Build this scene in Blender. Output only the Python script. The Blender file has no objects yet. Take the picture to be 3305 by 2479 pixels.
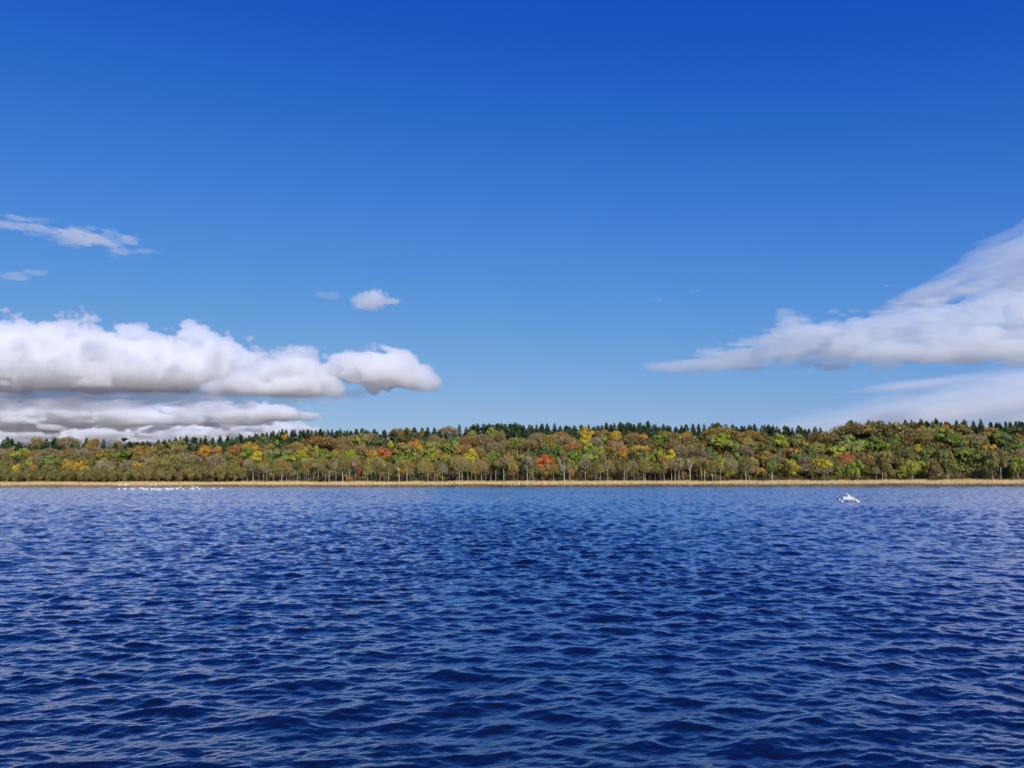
import bpy, bmesh, math, random
import numpy as np
import openvdb
from mathutils import Vector, Matrix
R = math.radians
scene = bpy.context.scene
COL = scene.collection

# ------------------------------------------------------------------ camera
CAM = np.array((0.0, 0.0, 3.6))
SW, SH, F = 3305.0, 2479.0, 2697.0          # photograph size and focal length in its pixels
PITCH, ROLL = R(6.52), R(0.10)
cam = bpy.data.objects.new('camera', bpy.data.cameras.new('camera'))
COL.objects.link(cam)
scene.camera = cam
cam.location = CAM
_m = Matrix.Rotation(R(90) + PITCH, 3, 'X') @ Matrix.Rotation(-ROLL, 3, 'Z')
cam.rotation_euler = _m.to_euler()
cam.data.sensor_width = 36.0
cam.data.angle = 2 * math.atan(SW / 2 / F)
cam.data.clip_start = 0.1
cam.data.clip_end = 80000.0
CM = np.array(_m)


def ray(px, py):
    """Direction of a photograph pixel in the world, scaled to one metre of depth along +Y."""
    d = CM @ np.array(((px - SW / 2) / F, (SH / 2 - py) / F, -1.0))
    return d / d[1]


def at(px, py, dist):
    return CAM + ray(px, py) * (dist - CAM[1])


def project(p):
    v = CM.T @ (np.asarray(p, float) - CAM)
    return SW / 2 + F * v[0] / -v[2], SH / 2 - F * v[1] / -v[2]


# ------------------------------------------------------------------ sky, sun, exposure
SUN_EL, SUN_AZ = 35.0, 162.0                # azimuth clockwise from the view direction: behind the right shoulder
world = bpy.data.worlds.new('World')
scene.world = world
world.use_nodes = True
wn, wl = world.node_tree.nodes, world.node_tree.links
sky = wn.new('ShaderNodeTexSky')
sky.sky_type = 'NISHITA'
sky.sun_disc = False
sky.sun_elevation = R(SUN_EL)
sky.sun_rotation = R(SUN_AZ)
sky.air_density, sky.dust_density, sky.ozone_density = 1.0, 0.5, 6.0
lo = wn.new('ShaderNodeVectorMath'); lo.operation = 'SCALE'; lo.inputs[3].default_value = 0.1
cv = wn.new('ShaderNodeRGBCurve')           # a polarised, contrasty sky
hi = wn.new('ShaderNodeVectorMath'); hi.operation = 'SCALE'; hi.inputs[3].default_value = 10.0
CURVES = (((0, 0), (.043, .003), (.076, .008), (.143, .058), (.24, .14), (.381, .25), (1, .70)),
          ((0, 0), (.086, .050), (.153, .088), (.20, .142), (.279, .222), (.42, .33), (.614, .44), (1, .70)),
          ((0, 0), (.19, .385), (.321, .50), (.42, .585), (.533, .66), (.815, .72), (1, .80)))
for ci, pts in enumerate(CURVES):
    c = cv.mapping.curves[ci]
    c.points[0].location = pts[0]
    c.points[1].location = pts[-1]
    for p in pts[1:-1]:
        c.points.new(*p)
cv.mapping.extend = 'EXTRAPOLATED'
cv.mapping.update()
wl.new(sky.outputs[0], lo.inputs[0])
wl.new(lo.outputs[0], cv.inputs['Color'])
wl.new(cv.outputs[0], hi.inputs[0])
wl.new(hi.outputs[0], wn['Background'].inputs[0])
wn['Background'].inputs[1].default_value = 0.1

sun = bpy.data.objects.new('sun', bpy.data.lights.new('sun', 'SUN'))
COL.objects.link(sun)
sun.data.energy = 4.6
sun.data.angle = R(0.53)
sun.data.color = (1.0, 0.945, 0.86)
_a, _e = R(SUN_AZ), R(SUN_EL)
SUND = Vector((math.sin(_a) * math.cos(_e), math.cos(_a) * math.cos(_e), math.sin(_e)))
sun.rotation_euler = SUND.to_track_quat('Z', 'Y').to_euler()
scene.view_settings.view_transform = 'Standard'
scene.view_settings.look = 'None'
scene.view_settings.exposure = 0.0
scene.view_settings.gamma = 1.0
scene.cycles.max_bounces = 24
scene.cycles.diffuse_bounces = 3
scene.cycles.glossy_bounces = 3
scene.cycles.transmission_bounces = 2
scene.cycles.transparent_max_bounces = 8
scene.cycles.volume_bounces = 20
scene.cycles.use_denoising = True
scene.cycles.denoiser = 'OPENIMAGEDENOISE'
scene.cycles.sample_clamp_indirect = 6.0


# ------------------------------------------------------------------ helpers
def new_mat(name, rough=0.8, spec=0.2):
    m = bpy.data.materials.new(name)
    m.use_nodes = True
    b = m.node_tree.nodes['Principled BSDF']
    b.inputs['Roughness'].default_value = rough
    b.inputs['Specular IOR Level'].default_value = spec
    return m, m.node_tree.nodes, m.node_tree.links, b


def mesh_from(name, verts, quads, smooth=False, tone=None):
    """A mesh of quads (or triangles) out of numpy arrays."""
    verts = np.asarray(verts, np.float32)
    quads = np.asarray(quads, np.int32)
    k = quads.shape[1]
    me = bpy.data.meshes.new(name)
    me.vertices.add(len(verts))
    me.vertices.foreach_set('co', verts.ravel())
    me.loops.add(quads.size)
    me.loops.foreach_set('vertex_index', quads.ravel())
    me.polygons.add(len(quads))
    me.polygons.foreach_set('loop_start', np.arange(0, quads.size, k, dtype=np.int32))
    me.polygons.foreach_set('use_smooth', np.full(len(quads), smooth))
    if tone is not None:
        at_ = me.attributes.new('tone', 'FLOAT', 'FACE')
        at_.data.foreach_set('value', np.asarray(tone, np.float32))
    me.update()
    me.validate()
    return me


def link(name, data, parent=None, mat=None, loc=None):
    o = bpy.data.objects.new(name, data)
    COL.objects.link(o)
    if parent is not None:
        o.parent = parent
    if mat is not None and data is not None and not data.materials:
        data.materials.append(mat)
    if loc is not None:
        o.location = loc
    return o


def tag(o, label=None, cat=None, group=None, kind=None):
    if label: o['label'] = label
    if cat: o['category'] = cat
    if group: o['group'] = group
    if kind: o['kind'] = kind
    return o


def _hash(ix, iy, iz, seed):
    h = (ix.astype(np.int64) * 374761393 + iy.astype(np.int64) * 668265263 + iz.astype(np.int64) * 2147483647 + seed * 974634777)
    h = (h ^ (h >> 13)) * 1274126177
    h = h ^ (h >> 16)
    return (h & 0xffff).astype(np.float32) / 65535.0


def vnoise(x, y, z, seed=0):
    ix, iy, iz = np.floor(x), np.floor(y), np.floor(z)
    fx, fy, fz = x - ix, y - iy, z - iz
    fx, fy, fz = (t * t * t * (t * (t * 6 - 15) + 10) for t in (fx, fy, fz))
    ix, iy, iz = ix.astype(np.int64), iy.astype(np.int64), iz.astype(np.int64)
    def h(a, b, c): return _hash(ix + a, iy + b, iz + c, seed)
    x00 = h(0, 0, 0) * (1 - fx) + h(1, 0, 0) * fx
    x10 = h(0, 1, 0) * (1 - fx) + h(1, 1, 0) * fx
    x01 = h(0, 0, 1) * (1 - fx) + h(1, 0, 1) * fx
    x11 = h(0, 1, 1) * (1 - fx) + h(1, 1, 1) * fx
    return ((x00 * (1 - fy) + x10 * fy) * (1 - fz) + (x01 * (1 - fy) + x11 * fy) * fz) * 2 - 1


def fbm(x, y, z, octaves=4, seed=0, gain=0.5, billow=False):
    s, a, tot = 0, 1.0, 0.0
    for k in range(octaves):
        n = vnoise(x, y, z, seed + k * 17)
        if billow:
            n = 2.6 * np.abs(n) - 0.75
        s = s + a * n
        tot += a
        a *= gain
        x, y, z = x * 2.03 + 11.3, y * 2.03 + 7.7, z * 2.03 + 3.1
    return s / tot


# ------------------------------------------------------------------ clouds: closed hulls filled with even white mist
def mist(density, aniso=0.0):
    m = bpy.data.materials.new('cloud_mist')
    m.use_nodes = True
    n = m.node_tree.nodes
    for x in list(n):
        if x.type != 'OUTPUT_MATERIAL':
            n.remove(x)
    v = n.new('ShaderNodeVolumeScatter')
    v.inputs['Color'].default_value = (0.92, 0.957, 1.0, 1)
    v.inputs['Density'].default_value = density
    v.inputs['Anisotropy'].default_value = aniso
    m.node_tree.links.new(v.outputs[0], n['Material Output'].inputs['Volume'])
    return m


def cloud(label, dist, puffs, cell, density, amp, scale, stretch=(1, 1, 1), thick=1.0, base=None, seed=1, shear=0.0, octaves=5, veil=False, fringe=0.0, aniso=0.0, group=None):
    """puffs: (px, py, rx, ry[, depth shift m, depth radius m]) in photograph pixels, placed at their real distance."""
    m_px = dist / F
    P = []
    for q in puffs:
        c = at(q[0], q[1], dist + (q[4] if len(q) > 4 else 0))
        rx, rz = q[2] * m_px, q[3] * m_px
        ry = q[5] if len(q) > 5 else (rx + rz) * 0.5 * thick
        P.append((c, np.array((rx, ry, rz))))
    pad = np.max([r[2] for c, r in P]) * amp * 0.9 + cell * 3
    lo_ = np.min([c - r for c, r in P], axis=0) - pad
    hi_ = np.max([c + r for c, r in P], axis=0) + pad
    cells = np.array((cell, cell * (2.0 if veil else 1.0), cell))
    n = np.maximum(np.ceil((hi_ - lo_) / cells).astype(int), 4)
    X, Y, Z = np.meshgrid(*(lo_[i] + cells[i] * np.arange(n[i]) for i in range(3)), indexing='ij')
    X, Y, Z = (t.astype(np.float32) for t in (X, Y, Z))
    fld = np.zeros(X.shape, np.float32)
    K = 7.0
    for c, r in P:
        zz = (Z - c[2]) - shear * (X - c[0])
        if veil:                                                    # thins out smoothly towards its rim
            d = 1 - np.sqrt(((X - c[0]) / r[0]) ** 2 + (zz / r[2]) ** 2) - np.sqrt(np.abs(Y - c[1]) / r[1])
        else:
            d = 1 - np.sqrt(((X - c[0]) / r[0]) ** 2 + ((Y - c[1]) / r[1]) ** 2 + (zz / r[2]) ** 2)
        fld += np.exp(K * np.clip(d, -1.6, 1))
    fld = np.log(fld + 1e-9) / K
    zs = Z - shear * X
    fld = fld + amp * fbm(X / scale / stretch[0] + seed * 5.1, Y / scale / (6 if veil else stretch[1]), zs / scale / stretch[2] + seed * 3.3, octaves, seed, 0.60, not veil)
    if base is not None:                                            # flat underside
        zb = at(puffs[0][0], base, dist)[2]
        fld = np.minimum(fld, (Z - zb) / 130.0 + 0.12 * vnoise(X / 220, Y / 220, Z / 60, 5))
    fld[0], fld[-1] = -1, -1
    fld[:, 0], fld[:, -1] = -1, -1
    fld[:, :, 0], fld[:, :, -1] = -1, -1
    g = openvdb.FloatGrid(-1.0)
    g.copyFromArray(np.ascontiguousarray(fld))
    ctr = np.array(at(puffs[0][0], puffs[0][1], dist))
    top = None
    for iso, dens, nm in ((0.0, density, 'cloud'), (-fringe, density * 0.22, 'cloud_fringe')):
        if top is not None and not fringe:
            break
        v, q = g.convertToQuads(iso)
        o = link(nm, mesh_from(nm, lo_ + v * cells - ctr, q[:, ::-1], True), top, mist(dens, aniso), None if top else ctr)
        top = top or o
    return tag(top, label, 'cloud', group)


def z1(zx, zy): return zx / 1.4747, 660 + zy / 1.4747
def z2(zx, zy): return 2000 + zx / 1.695, 660 + zy / 1.695
def puff1(lst): return [(*z1(a, b), c / 1.4747, d / 1.4747, *e) for a, b, c, d, *e in lst]
def puff2(lst): return [(*z2(a, b), c / 1.695, d / 1.695, *e) for a, b, c, d, *e in lst]


cloud('long bank of heaped white cumulus with grey underside above the left shore', 6000, puff1([
    (-40, 715, 170, 125), (100, 675, 150, 118), (-260, 745, 230, 120), (280, 690, 150, 115), (430, 690, 150, 120), (560, 720, 150, 120), (700, 735, 150, 125),
    (850, 750, 150, 120), (960, 720, 110, 90), (1020, 690, 90, 88), (1090, 770, 120, 110), (1240, 810, 130, 95), (1400, 800, 120, 90), (1480, 840, 110, 85),
    (1570, 870, 60, 55), (300, 800, 420, 80), (700, 815, 380, 70), (-150, 800, 420, 80)]),
    7.5, 0.014, 0.85, 170, (1.2, 1, 0.9), 0.75, 1262, 3, octaves=6, fringe=0.08, aniso=0.25)
cloud('soft blue grey layer beneath the heaped tops of the left cloud bank', 6300, puff1([
    (300, 880, 520, 75, 0, 420), (750, 890, 460, 60, 0, 380), (-150, 880, 520, 80, 0, 420), (1150, 895, 300, 40, 0, 300), (1450, 905, 240, 26, 0, 250)]),
    10.0, 0.0013, 0.8, 150, (2.4, 1.3, 0.7), 1.0, None, 29, fringe=0.2)
cloud('bright heaped lobes of cumulus at the right front of the left cloud bank', 5500, puff1([
    (1480, 800, 100, 62), (1400, 770, 80, 52), (1300, 800, 90, 55), (1180, 850, 110, 50), (1560, 850, 56, 48), (1450, 870, 120, 40), (1300, 880, 150, 34), (1600, 890, 40, 26), (1060, 880, 90, 26)]),
    6.0, 0.020, 0.7, 120, (1.3, 1, 0.9), 1.0, 1282, 27, octaves=6, fringe=0.06, aniso=0.25)
cloud('smooth white lens shaped cloud floating off the right end of the left cloud bank', 6000, puff1([
    (1740, 770, 140, 75), (1850, 790, 150, 82), (1950, 820, 100, 62), (2040, 845, 60, 36), (1640, 770, 90, 40)]),
    6.5, 0.018, 0.5, 150, (1.5, 1, 0.9), 1.0, 1275, 5, octaves=6, fringe=0.08, aniso=0.25)
cloud('flat white cloud layer low on the left beneath the big cloud bank', 9000, puff1([
    (200, 1000, 330, 48), (420, 990, 260, 42), (560, 1010, 180, 40), (-100, 990, 300, 45), (1000, 980, 120, 42), (1120, 1000, 140, 36), (800, 1020, 260, 22),
    (1340, 1005, 150, 14), (1300, 985, 80, 26)]), 10.0, 0.013, 1.2, 110, (2.6, 1.6, 0.7), 1.0, None, 7, fringe=0.16)
cloud('pale low cloud streak just over the tree tops on the left', 12000, puff1([
    (1120, 1085, 300, 34), (1330, 1085, 140, 28), (700, 1095, 420, 40), (200, 1095, 520, 46), (-200, 1090, 400, 50)]), 14.0, 0.010, 1.2, 140, (2.6, 1.6, 0.7), 1.0, None, 9, fringe=0.18)
cloud('small round white puff of cloud alone in the blue sky', 5000, puff1([
    (1785, 450, 46, 42), (1720, 455, 40, 28), (1760, 478, 60, 20), (1860, 462, 44, 12)]), 3.0, 0.011, 0.6, 44, (1, 1, 1), 1.0, None, 11, fringe=0.22)
cloud('faint scrap of cloud just left of the small round puff', 5000, puff1([
    (1530, 432, 60, 20, 0, 60), (1585, 432, 50, 30, 0, 60)]), 4.0, 0.003, 0.5, 36, (1.4, 1, 0.8), 0.7, None, 13, veil=True)
cloud('tattered pale wisp of cloud high at the left edge', 5000, puff1([
    (60, 98, 170, 26, 0, 130), (220, 118, 160, 36, 0, 130), (350, 150, 200, 60, 0, 150), (480, 165, 150, 56, 0, 150), (590, 170, 110, 34, 0, 110), (570, 225, 130, 34, 0, 110), (690, 222, 90, 18, 0, 80),
    (130, 70, 170, 18, 0, 80), (-60, 95, 100, 24, 0, 100)]), 4.5, 0.0055, 0.9, 52, (2.0, 1, 0.6), 0.7, None, 15, -0.10, veil=True)
cloud('short faint wisp of cloud under the tattered high wisp', 5000, puff1([
    (70, 340, 150, 24, 0, 80), (170, 325, 90, 18, 0, 80), (260, 298, 30, 12, 0, 50)]), 4.5, 0.0038, 0.8, 40, (2.0, 1, 0.6), 0.7, None, 17, veil=True)
cloud('long white cloud bank tapering to a point towards the middle above the right shore', 6500, puff2([
    (300, 888, 150, 26), (480, 865, 170, 36), (680, 835, 200, 58), (900, 800, 220, 80), (930, 690, 110, 66), (1050, 740, 220, 100), (1250, 760, 260, 100),
    (1320, 690, 160, 66), (1500, 650, 120, 78), (1620, 660, 180, 95), (1800, 640, 170, 95), (1960, 640, 180, 95), (2130, 620, 170, 110), (2300, 600, 220, 130),
    (1600, 815, 420, 50), (2000, 800, 380, 50), (2300, 815, 300, 55), (1800, 735, 330, 55), (2150, 730, 260, 55)]), 8.0, 0.0042, 0.95, 140, (2.6, 1, 0.62), 0.6, None, 19, octaves=6, fringe=0.14)
cloud('thin feathery veil of cloud fanning up at the right edge', 9000, puff2([
    (1760, 460, 480, 110, 0, 320), (2000, 380, 480, 150, 0, 300), (2200, 250, 440, 190, 0, 320), (2300, 400, 400, 180, 0, 300), (2050, 500, 160, 60, 0, 300), (2400, 140, 420, 200, 0, 300)]),
    18.0, 0.0021, 0.5, 200, (3.2, 1, 0.5), 1.0, None, 21, 0.36, veil=True)
cloud('broad pale veil of cloud low over the right hand trees', 12000, puff2([
    (1600, 1180, 1300, 150, 0, 600), (2100, 1080, 800, 190, 0, 500), (2300, 960, 700, 150, 0, 500), (1620, 985, 520, 36, 0, 350), (2350, 1150, 800, 210, 0, 500)]),
    28.0, 0.0020, 0.34, 420, (3.0, 1, 0.4), 1.0, None, 23, 0.10, veil=True)

# ------------------------------------------------------------------ water
WATER_FAR = 563.0


def wave_field(X, Y, cell):
    rng = np.random.default_rng(5)
    n = 190
    lam = np.exp(rng.uniform(np.log(0.08), np.log(3.0), n))
    ang = rng.normal(0, 0.62, n) + R(100)                  # travel direction, towards and away from the camera
    k = 2 * np.pi / lam
    S = 0.0225 * np.clip(lam / 0.25, 0, 1) ** 0.3 * np.clip(0.9 / lam, 0, 1) ** 0.75      # slope of each component
    cells = cell[:, 0]
    res = np.clip((lam[None, :] / cells[:, None] - 2.0) / 2.5, 0, 1) * S[None, :]
    boost = np.minimum(np.sqrt((S ** 2).sum() / np.maximum((res ** 2).sum(1), 1e-9)), 1.6)[:, None]       # keep the mean slope where fine ripples are finer than the sheet
    ph = rng.uniform(0, 2 * np.pi, n)
    dx = np.zeros_like(X); dy = np.zeros_like(X); dz = np.zeros_like(X)
    gust = 1.0 + 0.5 * fbm(X / 22, Y / 45, X * 0 + 2.0, 3, 3)
    for i in range(n):
        a = S[i] / k[i]
        kx, ky = k[i] * math.cos(ang[i]), k[i] * math.sin(ang[i])
        fade = np.clip((lam[i] / cell - 2.0) / 2.5, 0, 1)
        rows = np.nonzero(fade[:, 0] > 0)[0]
        if not len(rows):
            continue
        r = slice(0, rows[-1] + 1)
        p = kx * X[r] + ky * Y[r] + ph[i]
        w = (a * fade[r] * boost[r]) * (gust[r] if lam[i] < 1.5 else 1.0)
        dz[r] += w * np.cos(p)
        s = w * np.sin(p) * 0.85
        dx[r] -= s * math.cos(ang[i])
        dy[r] -= s * math.sin(ang[i])
    return dx, dy, dz


LEVEL = {}


def water_level(x, y):
    """Mean height of the rippled water around a point."""
    i = int(np.searchsorted(LEVEL['rows'], y)); j = int(np.searchsorted(LEVEL['cols'], x / (y + 15.0)))
    return float(LEVEL['dz'][max(i - 1, 0):i + 2, max(j - 1, 0):j + 2].mean())


def build_water():
    rows = [4.5]
    while rows[-1] < WATER_FAR:
        d = rows[-1]
        rows.append(d + min(max(0.0022 * d, 0.022), 0.30 + max(0, d - 250) * 0.0012))
    rows = np.array(rows, np.float32)
    cols = np.tan(np.linspace(R(-38), R(38), 1450)).astype(np.float32)
    Y = np.repeat(rows[:, None], len(cols), 1)
    X = (Y + 15.0) * cols[None, :]                          # the fan starts behind the camera, so that a step aside still sees waves
    cell = np.maximum(np.gradient(rows), (rows + 15) * float(cols[725] - cols[724]))[:, None].astype(np.float32)
    dx, dy, dz = wave_field(X, Y, cell)
    V = np.stack((X + dx, Y + dy, dz), -1).reshape(-1, 3)
    LEVEL.update(rows=rows, cols=cols, dz=dz)
    nr, nc = X.shape
    i = (np.arange(nr - 1)[:, None] * nc + np.arange(nc - 1)[None, :]).ravel()
    Q = np.stack((i, i + 1, i + nc + 1, i + nc), -1)
    me = mesh_from('water', V, Q, True)
    m = bpy.data.materials.new('lake_water')
    m.use_nodes = True
    n, l = m.node_tree.nodes, m.node_tree.links
    n.remove(n['Principled BSDF'])
    tc = n.new('ShaderNodeTexCoord')
    mp = n.new('ShaderNodeMapping'); mp.inputs['Scale'].default_value = (3.4, 5.6, 4)
    nt = n.new('ShaderNodeTexNoise'); nt.inputs['Scale'].default_value = 1.0; nt.inputs['Detail'].default_value = 4.0; nt.inputs['Roughness'].default_value = 0.55
    bp = n.new('ShaderNodeBump'); bp.inputs['Strength'].default_value = 0.35; bp.inputs['Distance'].default_value = 0.06
    df = n.new('ShaderNodeBsdfDiffuse'); df.inputs['Color'].default_value = (0.0022, 0.0048, 0.022, 1)         # deep water
    gl = n.new('ShaderNodeBsdfGlossy'); gl.inputs['Color'].default_value = (0.86, 0.87, 1.0, 1); gl.inputs['Roughness'].default_value = 0.03
    fr = n.new('ShaderNodeFresnel'); fr.inputs['IOR'].default_value = 1.6
    mr = n.new('ShaderNodeMapRange'); mr.inputs['From Min'].default_value = 0.055; mr.inputs['From Max'].default_value = 0.65; mr.inputs['To Min'].default_value = 0.03; mr.inputs['To Max'].default_value = 0.95
    mx = n.new('ShaderNodeMixShader')
    l.new(tc.outputs['Object'], mp.inputs[0]); l.new(mp.outputs[0], nt.inputs['Vector'])
    l.new(nt.outputs[0], bp.inputs['Height'])
    for q in (df, gl, fr):
        l.new(bp.outputs[0], q.inputs['Normal'])
    l.new(fr.outputs[0], mr.inputs['Value']); l.new(mr.outputs[0], mx.inputs[0]); l.new(df.outputs[0], mx.inputs[1]); l.new(gl.outputs[0], mx.inputs[2])
    l.new(mx.outputs[0], n['Material Output'].inputs['Surface'])
    tag(link('water', me, None, m), kind='structure')
    # the rest of the lake, out of the picture to the sides and behind
    y0, y1, t, W = 4.5, float(rows[-1]), math.tan(R(38)), 20000.0
    a0, a1 = (y0 + 15) * t, (y1 + 15) * t
    V = [(-W, -W, 0), (W, -W, 0), (W, y0, 0), (-W, y0, 0), (-a0, y0, 0), (-a1, y1, 0), (-W, y1, 0), (a0, y0, 0), (W, y1, 0), (a1, y1, 0)]
    me = mesh_from('water', V, [(0, 1, 2, 3), (3, 4, 5, 6), (7, 2, 8, 9)], False)
    tag(link('water', me, None, m), kind='structure')


build_water()

# ------------------------------------------------------------------ terrain
SHORE = 560.0
RIDGE_Y = 800.0
_sx = np.array([-900, -300, 0, 100, 330, 420, 520, 600, 700, 830, 910, 1000, 1100, 1250, 1400, 1550, 1660, 1800, 1900, 2000, 2090, 2200, 2300, 2490, 2640, 2690, 2740, 2830, 3020, 3165, 3305, 3600, 4200.])
_sy = np.array([1425, 1418, 1414, 1414, 1421, 1424, 1413, 1407, 1401, 1397, 1387, 1388, 1385, 1385, 1381, 1372, 1366, 1369, 1367, 1363, 1360, 1367, 1367, 1373, 1382, 1386, 1362, 1358, 1352, 1354, 1358, 1360, 1372.])
_wx = np.array([at(a, 1400, RIDGE_Y)[0] for a in _sx])
_wz = np.array([at(a, b, RIDGE_Y)[2] for a, b in zip(_sx, _sy)]) - 18.0


def ridge(x):
    return np.interp(x, _wx, _wz)


def ground_z(x, y):
    """Height of the land above the lake."""
    x = np.asarray(x, float); y = np.asarray(y, float)
    s = np.clip((y - 592) / (RIDGE_Y - 592), 0, 1)
    hill = ridge(x) * (s * s * (3 - 2 * s) * 0.55 + s * 0.45)
    behind = np.clip((y - RIDGE_Y) / 900, 0, 1)
    hill = hill * (1 - 0.75 * behind * behind * (3 - 2 * behind))
    sh = SHORE + 1.6 * np.sin(x / 23) + 1.1 * np.sin(x / 9.1 + 1)
    bank = np.clip((y - sh + 3) / 7, 0, 1)
    return -2.5 + 2.95 * bank + np.clip((y - 566) / 40, 0, 1) * 0.4 + hill


def build_ground():
    ys = np.unique(np.concatenate([[-3000, -300, 0, 300, 520], np.arange(540, 610, 1.5), np.arange(610, 900, 8), np.geomspace(900, 30000, 30)]))
    xs = np.unique(np.concatenate([-np.geomspace(560, 30000, 24), np.arange(-560, 561, 5.0), np.geomspace(560, 30000, 24)]))
    X, Y = np.meshgrid(xs, ys, indexing='xy')
    Z = ground_z(X, Y)
    near = (Y > 600) & (Y < 2000)
    Z = Z + np.where(near, 0.5 * vnoise(X / 14, Y / 14, X * 0, 3), 0)
    nr, nc = X.shape
    i = (np.arange(nr - 1)[:, None] * nc + np.arange(nc - 1)[None, :]).ravel()
    me = mesh_from('ground', np.stack((X, Y, Z), -1).reshape(-1, 3), np.stack((i, i + 1, i + nc + 1, i + nc), -1), True)
    m, n, l, b = new_mat('forest_floor', 0.95, 0.1)
    tc = n.new('ShaderNodeTexCoord')
    nt = n.new('ShaderNodeTexNoise'); nt.inputs['Scale'].default_value = 0.35; nt.inputs['Detail'].default_value = 6
    rp = n.new('ShaderNodeValToRGB')
    rp.color_ramp.elements[0].color = (0.035, 0.026, 0.014, 1); rp.color_ramp.elements[0].position = 0.35
    rp.color_ramp.elements[1].color = (0.10, 0.065, 0.03, 1); rp.color_ramp.elements[1].position = 0.7
    l.new(tc.outputs['Object'], nt.inputs['Vector']); l.new(nt.outputs[0], rp.inputs[0]); l.new(rp.outputs[0], b.inputs['Base Color'])
    tag(link('ground', me, None, m), kind='structure')


build_ground()

# ------------------------------------------------------------------ plant materials
def tone_mat(name, rough=0.7, spread=0.9, color=None):
    """Leaf or needle colour: the object's own colour, each leaf a little lighter or darker."""
    m, n, l, b = new_mat(name, rough, 0.15)
    if color is None:
        oi = n.new('ShaderNodeObjectInfo'); src = oi.outputs['Color']
    else:
        c = n.new('ShaderNodeRGB'); c.outputs[0].default_value = (*color, 1); src = c.outputs[0]
    a = n.new('ShaderNodeAttribute'); a.attribute_name = 'tone'
    mr = n.new('ShaderNodeMapRange'); mr.inputs['To Min'].default_value = 1 - spread / 2; mr.inputs['To Max'].default_value = 1 + spread / 2
    l.new(a.outputs['Fac'], mr.inputs['Value'])
    mx = n.new('ShaderNodeVectorMath'); mx.operation = 'SCALE'
    l.new(src, mx.inputs[0]); l.new(mr.outputs[0], mx.inputs[3]); l.new(mx.outputs[0], b.inputs['Base Color'])
    return m


LEAF = tone_mat('autumn_leaves', 0.6, 0.55)
NEEDLE = tone_mat('conifer_needles', 0.65, 1.1)
BARK = tone_mat('bark', 0.85, 0.5)
rng = np.random.default_rng(11)


def rand_dirs(n, r):
    v = r.normal(size=(n, 3))
    return v / np.linalg.norm(v, axis=1)[:, None]


def leaf_quads(P, N, size, r, aspect=1.0):
    """One irregular quad per point, facing roughly along N."""
    k = len(P)
    t = np.cross(N, rand_dirs(k, r)); t /= np.linalg.norm(t, axis=1)[:, None] + 1e-9
    b = np.cross(N, t)
    s = (size * r.uniform(0.6, 1.35, k))[:, None]
    w = s / aspect
    j = r.uniform(0.65, 1.2, (4, k, 1))
    V = np.stack((P - t * w * j[0] - b * s * 0.35, P + t * w * 0.3 - b * s * j[1], P + t * w * j[2] + b * s * 0.3, P - t * w * 0.25 + b * s * j[3]), 1)
    return V.reshape(-1, 3)


def crown_leafy(seed, lobes=13, leaves=1700, size=0.085, tall=1.0, sparse=0.0):
    """Unit crown: radius about 1, height 0..2, billowing out of separate leaf masses."""
    r = np.random.default_rng(seed)
    C, Rr = [], []
    for i in range(lobes):
        for _ in range(40):
            d = rand_dirs(1, r)[0]
            d[2] = d[2] * 0.85 + 0.15
            c = d * r.uniform(0.42, 0.78)
            if all(np.linalg.norm(c - q) > 0.34 for q in C):
                break
        C.append(c); Rr.append(r.uniform(0.22, 0.50))
    C.append(np.zeros(3)); Rr.append(0.5)
    C, Rr = np.array(C), np.array(Rr)
    wts = Rr ** 2 / (Rr ** 2).sum()
    idx = r.choice(len(C), leaves, p=wts)
    d = rand_dirs(leaves, r)
    d[:, 2] = np.where((d[:, 2] < -0.3) & (r.random(leaves) < 0.7), -d[:, 2], d[:, 2])
    rad = r.uniform(0.66, 1.08, leaves) ** 0.8
    P = C[idx] + d * (Rr[idx] * rad)[:, None]
    N = d + rand_dirs(leaves, r) * 0.75 + np.array((0, 0, 0.35))
    N /= np.linalg.norm(N, axis=1)[:, None]
    keep = r.random(leaves) > sparse * (0.4 + 0.6 * r.random(leaves))
    P, N, idx = P[keep], N[keep], idx[keep]
    V = leaf_quads(P, N, size, r)
    V[:, 2] = (V[:, 2] + 1.0) * tall
    tone = np.clip(0.5 + r.normal(0, 0.17, len(P)) + r.normal(0, 0.14, len(C))[idx], 0, 1)
    return mesh_from('crown', V, np.arange(len(V)).reshape(-1, 4), False, tone)


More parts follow.
